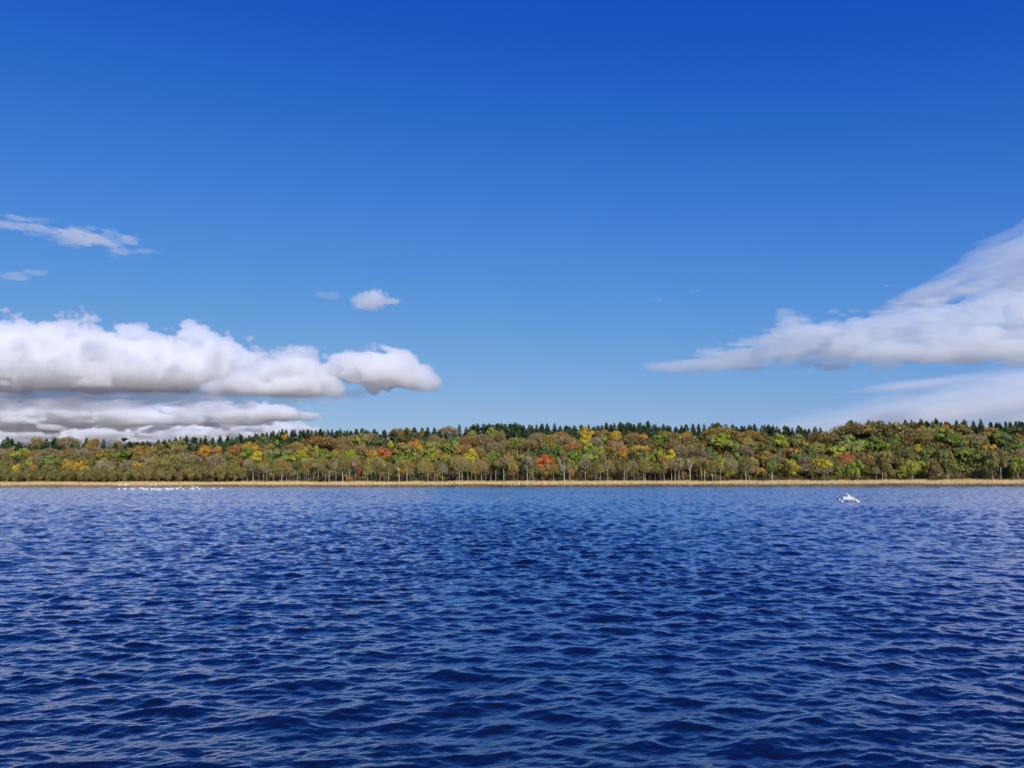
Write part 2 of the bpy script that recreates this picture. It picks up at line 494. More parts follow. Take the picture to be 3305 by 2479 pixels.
def crown_twiggy(seed, twigs=2200, size=0.058, leaves=1500):
    """Nearly bare crown: a haze of fine upward twigs with a few leaves left."""
    r = np.random.default_rng(seed)
    d = rand_dirs(twigs, r); d[:, 2] = np.abs(d[:, 2]) * 1.0 - 0.25 * r.random(twigs)
    d /= np.linalg.norm(d, axis=1)[:, None]
    lump = 1 + 0.22 * vnoise(d[:, 0] * 2.6 + seed, d[:, 1] * 2.6, d[:, 2] * 2.6, seed)
    P = d * (r.uniform(0.45, 1.0, twigs) ** 0.7 * lump)[:, None]
    ax = d + rand_dirs(twigs, r) * 0.55 + np.array((0, 0, 0.3)); ax /= np.linalg.norm(ax, axis=1)[:, None]
    side = np.cross(ax, rand_dirs(twigs, r)); side /= np.linalg.norm(side, axis=1)[:, None] + 1e-9
    L = r.uniform(0.07, 0.2, twigs)[:, None]; W = r.uniform(0.008, 0.02, twigs)[:, None]
    V1 = np.stack((P - side * W, P + side * W, P + ax * L + side * W * 0.3, P + ax * L - side * W * 0.3), 1).reshape(-1, 3)
    k = r.choice(twigs, leaves)
    P2 = P[k] + ax[k] * L[k] * r.random((leaves, 1))
    N2 = rand_dirs(leaves, r) + d[k] * 0.5; N2 /= np.linalg.norm(N2, axis=1)[:, None]
    V2 = leaf_quads(P2, N2, size, r)
    V = np.concatenate((V1, V2)); V[:, 2] = V[:, 2] + 1.0
    tone = np.clip(np.concatenate((r.normal(0.42, 0.2, twigs), r.normal(0.62, 0.2, leaves))), 0, 1)
    return mesh_from('crown', V, np.arange(len(V)).reshape(-1, 4), False, tone)


def crown_conifer(seed, tiers=24, ragged=0.25, width=1.0, top=1.0):
    """Unit spruce: height 0..1, radius 1 at the skirt, drooping boughs in uneven tiers."""
    r = np.random.default_rng(seed)
    V = []; tone = []
    for i in range(tiers):
        z = (i + r.uniform(-0.3, 0.3)) / tiers
        z = min(max(z, 0), 0.985)
        rad = (1 - z) ** 0.62 * (1 + r.uniform(-ragged, ragged)) * width + 0.04
        nb = int(5 + 8 * (1 - z))
        a0 = r.uniform(0, 6.28)
        for j in range(nb):
            a = a0 + 6.283 * j / nb + r.uniform(-0.3, 0.3)
            L = rad * r.uniform(0.6, 1.12)
            dv = np.array((math.cos(a), math.sin(a), 0)); sv = np.array((-math.sin(a), math.cos(a), 0))
            w = (0.10 + 0.24 * L) * r.uniform(0.7, 1.2)
            dz = 0.05 * r.uniform(0.5, 1.5)
            p0 = np.array((0, 0, z + 0.012)); p1 = dv * L * 0.55 + np.array((0, 0, z + 0.004)); p2 = dv * L + np.array((0, 0, z - dz))
            t = np.clip(r.normal(0.5, 0.2), 0, 1)
            V += [p0 - sv * 0.03, p0 + sv * 0.03, p1 + sv * w + (0, 0, -dz * 0.5), p1 - sv * w + (0, 0, -dz * 0.5)]; tone.append(t)
            V += [p1 - sv * w + (0, 0, -dz * 0.5), p1 + sv * w + (0, 0, -dz * 0.5), p2 + sv * w * 0.3, p2 - sv * w * 0.3]; tone.append(min(t + 0.15, 1))
            V += [p0, p1 + (0, 0, 0.01), p2 + (0, 0, -0.02), p1 + (0, 0, -0.045 - 0.02 * r.random())]; tone.append(t * 0.9)
    for j in range(3):                                              # leader
        a = j * 1.05
        sv = np.array((math.cos(a), math.sin(a), 0)) * 0.05
        V += [np.array((0, 0, .93)) - sv, np.array((0, 0, .93)) + sv, np.array((0, 0, 1.0 * top)) + sv * .25, np.array((0, 0, 1.0 * top)) - sv * .25]; tone.append(0.4)
    V = np.array(V)
    return mesh_from('crown', V, np.arange(len(V)).reshape(-1, 4), False, tone)


def tube(V, Q, pts, radii, sides=6):
    pts = [np.asarray(p, float) for p in pts]
    base = len(V)
    for i, (p, rr) in enumerate(zip(pts, radii)):
        t = pts[min(i + 1, len(pts) - 1)] - pts[max(i - 1, 0)]
        t = t / (np.linalg.norm(t) + 1e-9)
        u = np.cross(t, (0.31, 0.95, 0.1)); u /= np.linalg.norm(u) + 1e-9
        w = np.cross(t, u)
        for s in range(sides):
            a = 6.28318 * s / sides
            V.append(p + rr * (math.cos(a) * u + math.sin(a) * w))
    for i in range(len(pts) - 1):
        for s in range(sides):
            a, b = base + i * sides + s, base + i * sides + (s + 1) % sides
            Q.append((a, b, b + sides, a + sides))


def trunk_mesh(seed, H=1.0, fork=0.45, limbs=6, r0=0.018, lean=0.03, spread=0.26, stems=1, twist=0.02):
    """Unit trunk, height 1, with limbs that rise into the crown."""
    r = np.random.default_rng(seed)
    V, Q = [], []
    for st in range(stems):
        off = np.array((r.uniform(-1, 1), r.uniform(-1, 1), 0)) * (0.10 if stems > 1 else 0)
        ln = r.uniform(-lean, lean, 2) + off[:2] * 1.2
        pts = [np.array((off[0] * 0.3, off[1] * 0.3, -0.03))]
        for k in range(1, 8):
            z = k / 7 * 0.93
            pts.append(np.array((off[0] * 0.3 + ln[0] * z + r.normal(0, twist) * z, off[1] * 0.3 + ln[1] * z + r.normal(0, twist) * z, z)))
        tube(V, Q, pts, np.linspace(r0, r0 * 0.22, 8))
        for b in range(limbs):
            z = r.uniform(fork, 0.85)
            k = z / 0.93 * 7
            i = int(k); p = pts[i] + (pts[min(i + 1, 7)] - pts[i]) * (k - i)
            a = r.uniform(0, 6.28); L = spread * (1.15 - z) / (1 - fork) * r.uniform(0.6, 1.1)
            d = np.array((math.cos(a), math.sin(a), 0))
            up = r.uniform(0.5, 1.3)
            q1 = p + d * L * 0.45 + np.array((0, 0, L * 0.35 * up)); q2 = p + d * L * 0.8 + np.array((0, 0, L * 0.8 * up)); q3 = p + d * L + np.array((0, 0, min(L * 1.3 * up, 0.97 - z)))
            rb = r0 * (1 - z) * 0.75 + r0 * 0.12
            tube(V, Q, (p, q1, q2, q3), (rb, rb * 0.75, rb * 0.5, rb * 0.2), 5)
            for t in range(2):
                s0 = q1 if t == 0 else q2
                d2 = rand_dirs(1, r)[0] * L * 0.4 + np.array((0, 0, L * 0.3))
                tube(V, Q, (s0, s0 + d2 * 0.5 + np.array((0, 0, 0.01)), s0 + d2), (rb * 0.45, rb * 0.3, rb * 0.12), 4)
    me = mesh_from('trunk', np.array(V), np.array(Q), True, np.clip(r.normal(0.5, 0.2, len(Q)), 0, 1))
    return me


LEAFY = [crown_leafy(100 + i, lobes=9 + i % 5 + 2, leaves=3600, size=0.082) for i in range(7)]
AIRY = [crown_leafy(150 + i, lobes=11 + i % 4, leaves=3200, size=0.066, sparse=0.2) for i in range(5)]
TWIGGY = [crown_twiggy(200 + i) for i in range(6)]
SPARSE = [crown_twiggy(230 + i, 1100, 0.06, 620) for i in range(6)]
CONIFER = [crown_conifer(300 + i, 15 + 3 * (i % 4), 0.22 + 0.09 * (i % 4)) for i in range(12)]
PLAIN_TRUNK = [trunk_mesh(400 + i) for i in range(4)]
PALE_TRUNK = [trunk_mesh(420 + i, fork=0.48, limbs=7, r0=0.0135, lean=0.05, spread=0.2, twist=0.012) for i in range(8)]
STEMS = [trunk_mesh(440 + i, fork=0.35, limbs=7, r0=0.015, lean=0.08, spread=0.30, stems=3) for i in range(3)]
MAST = [trunk_mesh(460, fork=0.3, limbs=0, r0=0.012, lean=0.01)]
SNAG = [trunk_mesh(470 + i, fork=0.4, limbs=9, r0=0.02, lean=0.06, spread=0.30) for i in range(2)]

COLORS = {                                                          # albedo, words
    'yg': ((0.23, 0.265, 0.028), 'bright yellow green'), 'yellow': ((0.40, 0.31, 0.02), 'clear yellow'), 'gold': ((0.38, 0.235, 0.03), 'golden'),
    'orange': ((0.45, 0.19, 0.03), 'orange'), 'rust': ((0.27, 0.125, 0.045), 'rust brown'), 'red': ((0.42, 0.085, 0.035), 'red'), 'darkred': ((0.16, 0.04, 0.025), 'dark red'),
    'brown': ((0.23, 0.15, 0.06), 'brown'), 'tan': ((0.25, 0.185, 0.10), 'pale tan'), 'grey': ((0.24, 0.205, 0.135), 'bare grey'), 'mauve': ((0.21, 0.15, 0.10), 'mauve brown'),
    'ochre': ((0.235, 0.155, 0.038), 'ochre'), 'olive': ((0.125, 0.115, 0.035), 'olive'), 'dolive': ((0.075, 0.075, 0.028), 'dark olive'), 'lolive': ((0.21, 0.195, 0.055), 'light olive'),
    'lgreen': ((0.15, 0.19, 0.05), 'pale green'), 'green': ((0.092, 0.145, 0.02), 'fresh green'), 'dgreen': ((0.042, 0.085, 0.028), 'dark green')}
PINE = [(0.034, 0.062, 0.024), (0.044, 0.074, 0.026), (0.028, 0.052, 0.022), (0.052, 0.080, 0.026)]
BARKS = {'plain': (0.13, 0.105, 0.08), 'pale': (0.50, 0.45, 0.37), 'grey': (0.27, 0.24, 0.20), 'dark': (0.05, 0.04, 0.03), 'white': (0.6, 0.56, 0.5)}
TREES = []                                                          # records for the labels


def make_tree(name, x, y, H, crown, crown_dim, crown_col, trunk, trunk_col, trunk_w=None, crown_z=None, mat=None, rotz=None, **info):
    """A tree: an empty at its foot with a trunk and a crown. crown_dim = (rx, ry, height)."""
    z = float(ground_z(x, y)) - 0.15
    e = bpy.data.objects.new(name, None)
    COL.objects.link(e)
    e.location = (x, y, z)
    rz = rng.uniform(0, 6.28) if rotz is None else rotz
    e.rotation_euler = (0, 0, rz)
    if trunk is not None:
        t = link('trunk', trunk, e, BARK)
        tw = trunk_w or H
        t.scale = (tw, tw, H)
        t.color = (*trunk_col, 1)
    if crown is not None:
        c = link('crown', crown, e, mat or LEAF)
        c.location = (0, 0, crown_z if crown_z is not None else H - crown_dim[2])
        c.scale = (crown_dim[0], crown_dim[1], crown_dim[2] * (0.5 if mat is None else 1.0))
        c.color = (*crown_col, 1)
    info.update(o=e, x=x, y=y, z=z, H=H, name=name)
    TREES.append(info)
    return e


SUNNY = np.array((0.24, 0.20, 0.05))
for _k in COLORS:                                                   # one autumn light and season: no crown strays far from the rest
    COLORS[_k] = (tuple((np.array(COLORS[_k][0]) * 0.76 + SUNNY * 0.24) * 1.15), COLORS[_k][1])

PANEL = {1: (0, 1390, 5.267), 2: (400, 1390, 5.267), 3: (800, 1370, 5.267), 4: (1200, 1350, 5.267), 5: (1600, 1350, 5.267), 6: (2000, 1350, 5.267), 7: (2400, 1350, 4.608), 8: (2850, 1340, 4.862)}


def solve_depth(px, py_top, H, ymin=603.0, ymax=792.0):
    """How far up the slope a tree of height H must stand for its top to appear there."""
    for y in np.arange(ymin, ymax, 1.5):
        p = at(px, py_top, y)
        if p[2] - float(ground_z(p[0], y)) <= H:
            return y
    return ymax


# panel, centre x, centre y, width, height, kind (l leafy, a airy, t twiggy, s several pale stems), colour, landmark phrase
BROAD = [
 (1,400,400,250,180,'s','yg','yellow topped tree on several pale bare stems'),
 (1,240,370,130,200,'t','tan'),(1,60,390,160,150,'t','tan'),(1,90,335,210,60,'a','olive'),(1,600,362,190,70,'t','rust'),(1,850,370,270,120,'t','tan'),(1,1100,360,220,140,'a','ochre'),
 (1,1290,370,180,120,'t','tan'),(1,1420,400,200,180,'t','grey'),(1,1540,340,210,170,'t','brown'),(1,1750,330,260,100,'a','ochre'),(1,1890,325,160,90,'a','olive'),(1,2090,405,330,210,'l','green','dense fresh green tree among tan trees'),
 (1,1720,440,260,180,'a','ochre'),(1,850,480,230,120,'l','lgreen'),(1,1230,480,210,100,'l','olive'),(1,1180,560,260,140,'a','gold'),(1,1430,545,230,120,'a','gold'),(1,570,595,130,70,'a','red'),
 (1,280,580,110,70,'l','yellow'),(1,20,590,90,130,'l','green'),(1,100,480,220,100,'a','olive'),(1,500,520,90,90,'l','yg'),(1,1780,560,200,110,'t','grey'),(1,1950,520,200,110,'a','olive'),(1,900,610,240,120,'a','olive'),
 (1,620,480,200,120,'t','tan'),(1,640,160,170,110,'t','brown'),(1,1180,160,230,120,'t','tan'),(1,1560,200,130,90,'a','ochre'),(1,1620,190,100,110,'t','rust'),(1,2010,220,110,110,'t','tan'),
 (2,270,275,160,90,'a','ochre'),(2,110,325,160,70,'t','rust'),(2,420,340,330,180,'a','ochre','broad ochre crown, widest on the left slope'),(2,610,300,230,140,'l','olive'),(2,430,440,380,150,'a','brown'),(2,250,560,170,100,'a','gold'),
 (2,330,620,100,90,'l','green'),(2,920,195,250,100,'l','lgreen'),(2,940,340,190,190,'t','tan'),(2,1340,330,200,130,'l','orange','glowing orange tree below dark conifers'),(2,1240,400,260,110,'a','rust'),
 (2,1570,330,170,120,'a','rust'),(2,1610,265,90,50,'l','gold'),(2,1760,420,150,130,'l','olive'),(2,1950,290,240,110,'t','rust'),(2,1900,350,160,150,'t','grey'),(2,2150,260,170,100,'l','gold'),(2,2120,360,200,140,'l','green'),
 (2,1040,450,200,150,'t','grey'),(2,850,470,250,150,'t','lolive'),(2,1180,480,210,150,'t','tan'),(2,1560,500,230,150,'t','grey'),(2,1400,560,210,110,'a','olive'),(2,1030,600,300,160,'a','dolive'),(2,1290,640,250,170,'a','dolive'),
 (2,1640,620,190,130,'a','ochre'),(2,600,560,260,150,'t','lolive'),(2,470,540,200,120,'t','tan'),(2,80,560,180,120,'t','grey'),
 (3,560,205,90,80,'l','gold','small golden tree set among dark conifers'),(3,655,205,60,80,'l','yellow'),(3,300,300,260,180,'l','dgreen'),(3,470,320,90,100,'l','yg'),(3,90,360,190,100,'l','gold'),(3,190,490,220,110,'l','yellow','clear yellow low dome of a tree'),
 (3,370,400,190,120,'t','brown'),(3,540,480,370,210,'l','lgreen','wide pale green tree, largest in its stretch'),(3,420,590,220,150,'l','green'),(3,820,315,150,80,'a','ochre'),(3,780,385,240,120,'t','brown'),(3,980,380,170,110,'l','lolive'),
 (3,890,470,210,120,'l','yellow'),(3,890,560,320,170,'l','yg','layered bright yellow green tree over grey trunks'),(3,1000,650,150,110,'l','yg'),(3,1130,490,190,220,'a','ochre'),(3,1180,425,130,110,'l','yg'),(3,1300,345,190,180,'l','green'),
 (3,1300,480,220,100,'l','green'),(3,1290,430,120,70,'a','rust'),(3,1230,265,400,150,'t','rust','very broad rusty twiggy crown near the ridge'),(3,1640,245,250,130,'a','lolive'),(3,1800,215,160,80,'t','rust'),(3,1580,315,260,130,'t','brown'),
 (3,1480,490,230,180,'a','ochre'),(3,1610,400,160,150,'t','brown'),(3,1740,490,230,180,'l','yg','rounded yellow green tree left of the scarlet tree'),(3,1940,205,190,130,'l','lgreen'),(3,2080,260,190,220,'t','tan'),(3,1920,355,140,110,'l','lolive'),
 (3,1930,430,170,150,'t','brown'),(3,2080,500,220,170,'a','gold'),(3,2150,460,140,90,'t','rust'),(3,1920,610,130,90,'a','darkred'),(3,1910,695,100,70,'a','red'),(3,2130,600,190,200,'l','lolive'),
 (4,420,255,200,140,'t','brown'),(4,600,225,140,130,'t','brown'),(4,900,270,200,120,'t','brown'),(4,1310,235,270,200,'t','grey','wide bare grey tree standing against the sky'),(4,1700,240,170,110,'l','lgreen'),(4,210,570,200,190,'l','red','scarlet tree high among green ones'),
 (4,620,450,330,150,'l','orange','orange and gold crown beside the scarlet tree'),(4,740,420,150,70,'l','orange'),(4,600,560,400,200,'l','lolive'),(4,830,570,170,190,'l','yellow'),(4,560,645,300,150,'l','green'),(4,1060,455,220,170,'l','lgreen'),
 (4,990,570,240,140,'l','yg'),(4,950,660,220,110,'l','green'),(4,1290,500,240,200,'l','green'),(4,1450,390,200,130,'l','lgreen'),(4,1440,485,190,120,'l','lolive'),(4,1150,405,170,130,'t','brown'),(4,1100,580,180,140,'t','brown'),(4,1280,640,160,90,'l','yg'),
 (4,1650,390,280,180,'t','brown'),(4,1850,370,240,200,'t','tan'),(4,1600,520,170,130,'t','rust'),(4,1690,615,190,140,'l','yellow','clear yellow tree between brown crowns'),(4,1800,560,200,130,'t','brown'),(4,1900,705,120,130,'a','rust'),
 (4,2030,620,210,160,'l','green'),(4,2100,480,200,150,'t','tan'),(4,1570,440,70,70,'l','darkred'),(4,2050,235,170,150,'l','lgreen'),(4,2150,265,160,160,'t','brown'),(4,80,760,240,200,'a','yg'),(4,500,735,170,80,'l','gold'),(4,1700,765,230,130,'l','lolive'),
 (4,1070,335,150,100,'t','tan'),(4,880,425,200,150,'a','olive'),(4,700,325,260,140,'l','dolive'),(4,520,335,220,130,'a','olive'),(4,120,385,200,160,'l','dgreen'),(4,320,400,80,50,'l','yellow'),
 (5,50,300,150,140,'t','brown'),(5,340,460,230,250,'t','lolive'),(5,560,440,200,150,'t','brown'),(5,680,315,140,130,'t','grey'),(5,830,335,240,190,'a','ochre'),(5,965,315,160,130,'a','ochre'),(5,1130,295,190,130,'t','rust'),(5,1220,405,260,180,'t','tan'),
 (5,1330,470,220,120,'t','rust'),(5,1540,245,210,160,'l','gold','golden tree reaching up to the conifers'),(5,1500,360,190,140,'l','yellow'),(5,1790,245,220,130,'a','ochre'),(5,1810,335,180,140,'l','lgreen'),(5,2030,245,180,110,'l','gold'),(5,1690,415,170,150,'t','grey'),
 (5,1960,425,180,130,'a','rust'),(5,1960,515,190,120,'a','ochre'),(5,1590,490,240,120,'l','yg'),(5,1720,555,210,110,'l','yg'),(5,1440,600,420,190,'l','green','very wide fresh green tree over white trunks'),(5,1000,520,280,210,'l','green'),(5,870,575,260,170,'l','dgreen'),
 (5,930,440,160,80,'l','gold'),(5,800,750,260,220,'l','red','vivid red tree just behind the shore trunks'),(5,925,680,100,70,'l','red'),(5,900,835,150,110,'l','rust'),(5,520,650,180,170,'l','yg'),(5,180,720,300,200,'a','ochre'),(5,1290,930,120,150,'l','orange'),
 (5,2150,580,140,150,'a','orange'),(5,2080,500,190,190,'t','tan'),(5,1720,630,210,140,'t','brown'),(5,1380,730,170,190,'l','green'),
 (6,400,300,110,110,'l','orange','small bright golden orange tree high on the slope'),(6,230,345,260,200,'t','brown'),(6,60,545,130,180,'a','orange'),(6,680,310,210,180,'l','green'),(6,870,325,250,190,'t','brown'),(6,770,235,210,90,'a','ochre'),(6,1090,285,220,120,'a','gold'),
 (6,1180,345,220,130,'t','brown'),(6,350,495,270,130,'a','gold'),(6,330,585,340,150,'a','lolive'),(6,500,430,200,200,'a','dolive'),(6,700,590,200,120,'l','yg'),(6,860,590,150,90,'l','yellow'),(6,920,435,190,140,'t','brown'),(6,1020,555,220,180,'t','mauve'),
 (6,1310,440,230,100,'l','olive'),(6,1310,590,260,160,'t','mauve'),(6,1720,235,420,180,'t','ochre','very broad ochre crown above the great yellow green tree'),(6,1800,490,380,410,'l','yg','great round yellow green tree, biggest and brightest of the slope'),
 (6,2010,670,190,140,'l','green'),(6,1930,745,110,110,'l','rust'),(6,2120,355,200,160,'a','ochre'),(6,2110,525,190,150,'t','grey'),(6,1600,355,220,170,'t','brown'),(6,1500,460,190,140,'a','ochre'),(6,1540,600,180,180,'l','dgreen'),(6,1380,775,220,150,'a','ochre'),
 (6,1650,735,180,110,'l','yg'),(6,1800,755,170,130,'t','grey'),(6,1850,930,140,260,'a','yg'),(6,760,705,150,140,'a','rust'),(6,900,815,140,100,'a','darkred'),(6,1100,860,150,150,'a','rust'),(6,550,775,250,110,'a','olive'),(6,620,900,280,170,'t','brown'),
 (6,2140,880,170,160,'a','orange'),(6,1990,245,130,90,'a','ochre'),(6,470,600,160,100,'l','green'),
 (7,100,250,220,140,'t','ochre'),(7,290,265,160,120,'t','grey'),(7,500,345,220,200,'l','yg','upright yellow green tree with a golden top'),(7,760,335,290,180,'t','tan'),(7,1170,290,290,170,'t','brown','smooth brown dome below a gap in the conifers'),(7,1060,405,190,130,'l','lgreen'),
 (7,1240,425,190,110,'a','olive'),(7,1380,480,200,190,'l','yg'),(7,1580,385,330,230,'l','lgreen'),(7,1900,405,330,240,'l','green','full fresh green tree above a grey limbed tree'),(7,1640,170,420,180,'t','brown'),(7,1990,125,330,170,'t','brown'),(7,740,490,240,130,'a','rust'),
 (7,280,565,260,150,'t','ochre'),(7,150,405,210,180,'a','lolive'),(7,390,425,200,140,'l','dolive'),(7,660,745,230,280,'a','yellow','loose yellow tree low by the reeds'),(7,830,630,130,140,'l','green'),(7,950,650,170,120,'t','mauve'),(7,1140,650,300,140,'a','yellow'),
 (7,1520,550,170,80,'l','red','small red crown wedged among green ones'),(7,1660,705,180,240,'l','green'),(7,1480,780,150,160,'a','ochre'),(7,1360,640,130,100,'a','olive'),(7,1850,605,200,130,'t','brown'),(7,2040,565,230,190,'t','tan'),(7,1860,800,240,200,'t','olive'),
 (7,1380,780,150,150,'l','green'),(7,60,655,150,160,'t','mauve'),(7,150,810,260,200,'a','orange'),(7,1060,760,340,170,'t','grey'),(7,1180,870,100,60,'l','yellow'),(7,900,560,260,170,'l','dgreen'),(7,2170,400,110,200,'l','dgreen'),(7,480,620,200,150,'t','mauve'),
 (8,140,165,230,130,'l','lolive'),(8,370,195,180,120,'l','olive'),(8,570,145,200,100,'t','grey','low bare grey dome on the right skyline'),(8,580,205,130,50,'l','orange'),(8,800,255,260,240,'l','lgreen','tall pale green tree left of the orange crown'),
 (8,950,185,180,100,'l','orange','orange crown on the right skyline'),(8,1180,235,310,190,'t','ochre'),(8,1000,375,330,260,'l','green'),(8,600,285,170,140,'a','yg'),(8,450,325,320,200,'t','brown'),(8,160,420,160,200,'l','green'),(8,1440,385,210,170,'t','tan'),(8,1300,435,260,140,'t','tan'),
 (8,1500,345,130,90,'l','olive'),(8,1690,245,220,140,'t','ochre','rounded ochre dome between conifers at the right'),(8,1760,325,260,120,'l','green'),(8,1970,425,240,180,'l','dgreen'),(8,2040,245,190,190,'a','dolive'),(8,2150,385,160,200,'t','ochre'),
 (8,1340,690,400,420,'l','green','big dense green tree at the right shore'),(8,1000,650,280,270,'t','grey'),(8,700,610,180,250,'l','green'),(8,560,520,110,100,'l','yellow'),(8,430,635,160,180,'a','olive'),(8,250,725,230,160,'t','brown'),(8,560,755,180,130,'l','yg'),
 (8,290,850,190,170,'l','yg'),(8,470,880,210,160,'l','green'),(8,1650,485,180,120,'l','gold'),(8,1680,610,230,200,'a','dolive'),(8,1820,630,240,200,'t','grey'),(8,2160,630,140,200,'t','grey'),(8,2030,850,280,170,'a','dolive'),(8,100,930,210,140,'a','lolive'),
 (8,1530,970,130,80,'l','yellow'),(8,50,640,130,150,'t','brown'),(8,2090,720,200,180,'a','dolive'),(8,130,310,180,170,'a','dolive'),
]


def plant_broad():
    for k, rec in enumerate(BROAD):
        pn, cx, cy, w, h, kind, col = rec[:7]
        x0, y0, s = PANEL[pn]
        px, top = x0 + cx / s, y0 + (cy - h / 2) / s
        wpx, hpx = w / s * 1.55, h / s * 1.25
        H0 = {'l': 15.0, 'a': 14.0, 't': 14.5, 's': 14.0}[kind] + (wpx - 40) * 0.06 + rng.uniform(-1, 1)
        y = solve_depth(px, top, H0, 603 + rng.uniform(0, 8))
        p = at(px, top, y)
        x = float(p[0])
        H = float(np.clip(p[2] - float(ground_z(x, y)), 4.5, 27))
        rx = wpx / 2 * y / F
        ch = max(hpx * y / F * 1.35, min(0.84 * H, rx * 2.5))
        if y < 650:
            ch = max(ch, 0.88 * H)
        if pn >= 7 and kind == 't' and k % 2:
            kind, col = 'a', {'brown': 'olive', 'tan': 'lolive', 'grey': 'olive', 'mauve': 'dolive', 'ochre': 'ochre'}.get(col, col)
        if kind == 's':
            ch = hpx * y / F
        ch = min(ch, H * 0.93)
        pool = {'l': LEAFY, 's': LEAFY, 'a': AIRY, 't': TWIGGY}[kind]
        cr = pool[k % len(pool)]
        tr = STEMS[k % 3] if kind == 's' or (kind == 't' and k % 2) else PLAIN_TRUNK[k % 4]
        c = np.array(COLORS[col][0]) * rng.uniform(0.88, 1.14) * rng.uniform(0.94, 1.06, 3)
        bark = 'white' if kind == 's' else ('pale' if kind == 't' else 'plain')
        make_tree('autumn_tree', x, float(y), H, cr, (rx, rx * rng.uniform(0.85, 1.05), ch), tuple(c), tr, BARKS[bark], kind='broad', shape=kind, col=col, land=rec[7] if len(rec) > 7 else None)


plant_broad()

# conifers along the ridge: tip x, tip y in photograph pixels read off the skyline, then rows standing behind them
TIPS = []
for pn, lst in {
    1: [(70,135),(145,88),(205,125),(320,175),(800,115),(940,105),(995,120),(1480,112),(1765,130),(2200,170)],
    2: [(95,180),(160,182),(205,175),(255,172),(325,175),(388,165),(462,178),(590,140),(690,140),(782,132),(888,95),(965,95),(1015,115),(1068,68),(1180,90),(1225,92),(1300,115),(1395,72),(1500,105),(1640,78),(1760,72),(1840,95),(1930,85),(1970,45),(2003,60),(2060,100),(2135,65),(2170,90)],
    3: [(130,145),(170,155),(248,130),(330,125),(400,118),(440,95),(530,95),(590,65),(645,72),(755,75),(790,75),(895,85),(940,80),(1020,75),(1085,85),(1155,85),(1235,62),(1290,90),(1375,75),(1432,75),(1520,90),(1575,55),(1645,85),(1692,85),(1750,98),(1850,65),(1945,48),(2015,80),(2060,100),(2145,68)],
    4: [(35,172),(90,215),(215,185),(375,165),(475,152),(590,165),(728,142),(855,152),(945,135),(1065,145),(1155,195),(1475,95),(1605,130),(1665,135),(1730,92),(1797,78),(1910,75),(1955,95),(2012,78),(2060,95),(2135,72),(2195,80)],
    5: [(30,75),(85,78),(130,82),(175,85),(250,72),(320,62),(360,68),(415,92),(470,110),(570,98),(620,105),(700,100),(785,78),(880,82),(1000,70),(1095,118),(1198,110),(1260,135),(1335,105),(1450,95),(1580,98),(1680,125),(1735,110),(1805,105),(1890,55),(1955,95),(2012,62),(2115,58),(2160,80)],
    6: [(15,55),(60,85),(138,55),(185,70),(240,88),(325,62),(362,58),(410,95),(472,32),(570,90),(610,95),(675,130),(735,85),(815,105),(860,120),(955,135),(1045,112),(1120,90),(1240,88),(1345,82),(1450,88),(1515,125),(1580,75),(1625,68),(1680,60),(1800,85),(1920,90),(2000,132),(2075,118),(2130,120),(2200,110)],
    7: [(90,95),(172,72),(270,90),(310,88),(375,85),(430,92),(500,102),(605,95),(650,115),(720,130),(815,95),(860,130),(910,150),(970,145),(1065,112),(1150,130),(1245,200),(1345,135),(1455,100),(1550,28),(1600,18),(1665,40),(1710,65),(1855,20),(2170,45)],
    8: [(345,62),(455,60),(590,52),(680,80),(825,35),(780,80),(905,95),(975,90),(1010,100),(1065,118),(1145,70),(1235,100),(1285,62),(1405,72),(1535,48),(1690,92),(1780,105),(1825,110),(1920,85),(1990,95),(2075,85),(2135,80),(2190,95)]}.items():
    x0, y0, s = PANEL[pn]
    TIPS += [(x0 + a / s, y0 + b / s) for a, b in lst]
TIPS += [(-30, 1412), (-70, 1420), (-110, 1416), (-160, 1418), (3330, 1358), (3365, 1362), (3400, 1356), (3450, 1360)]


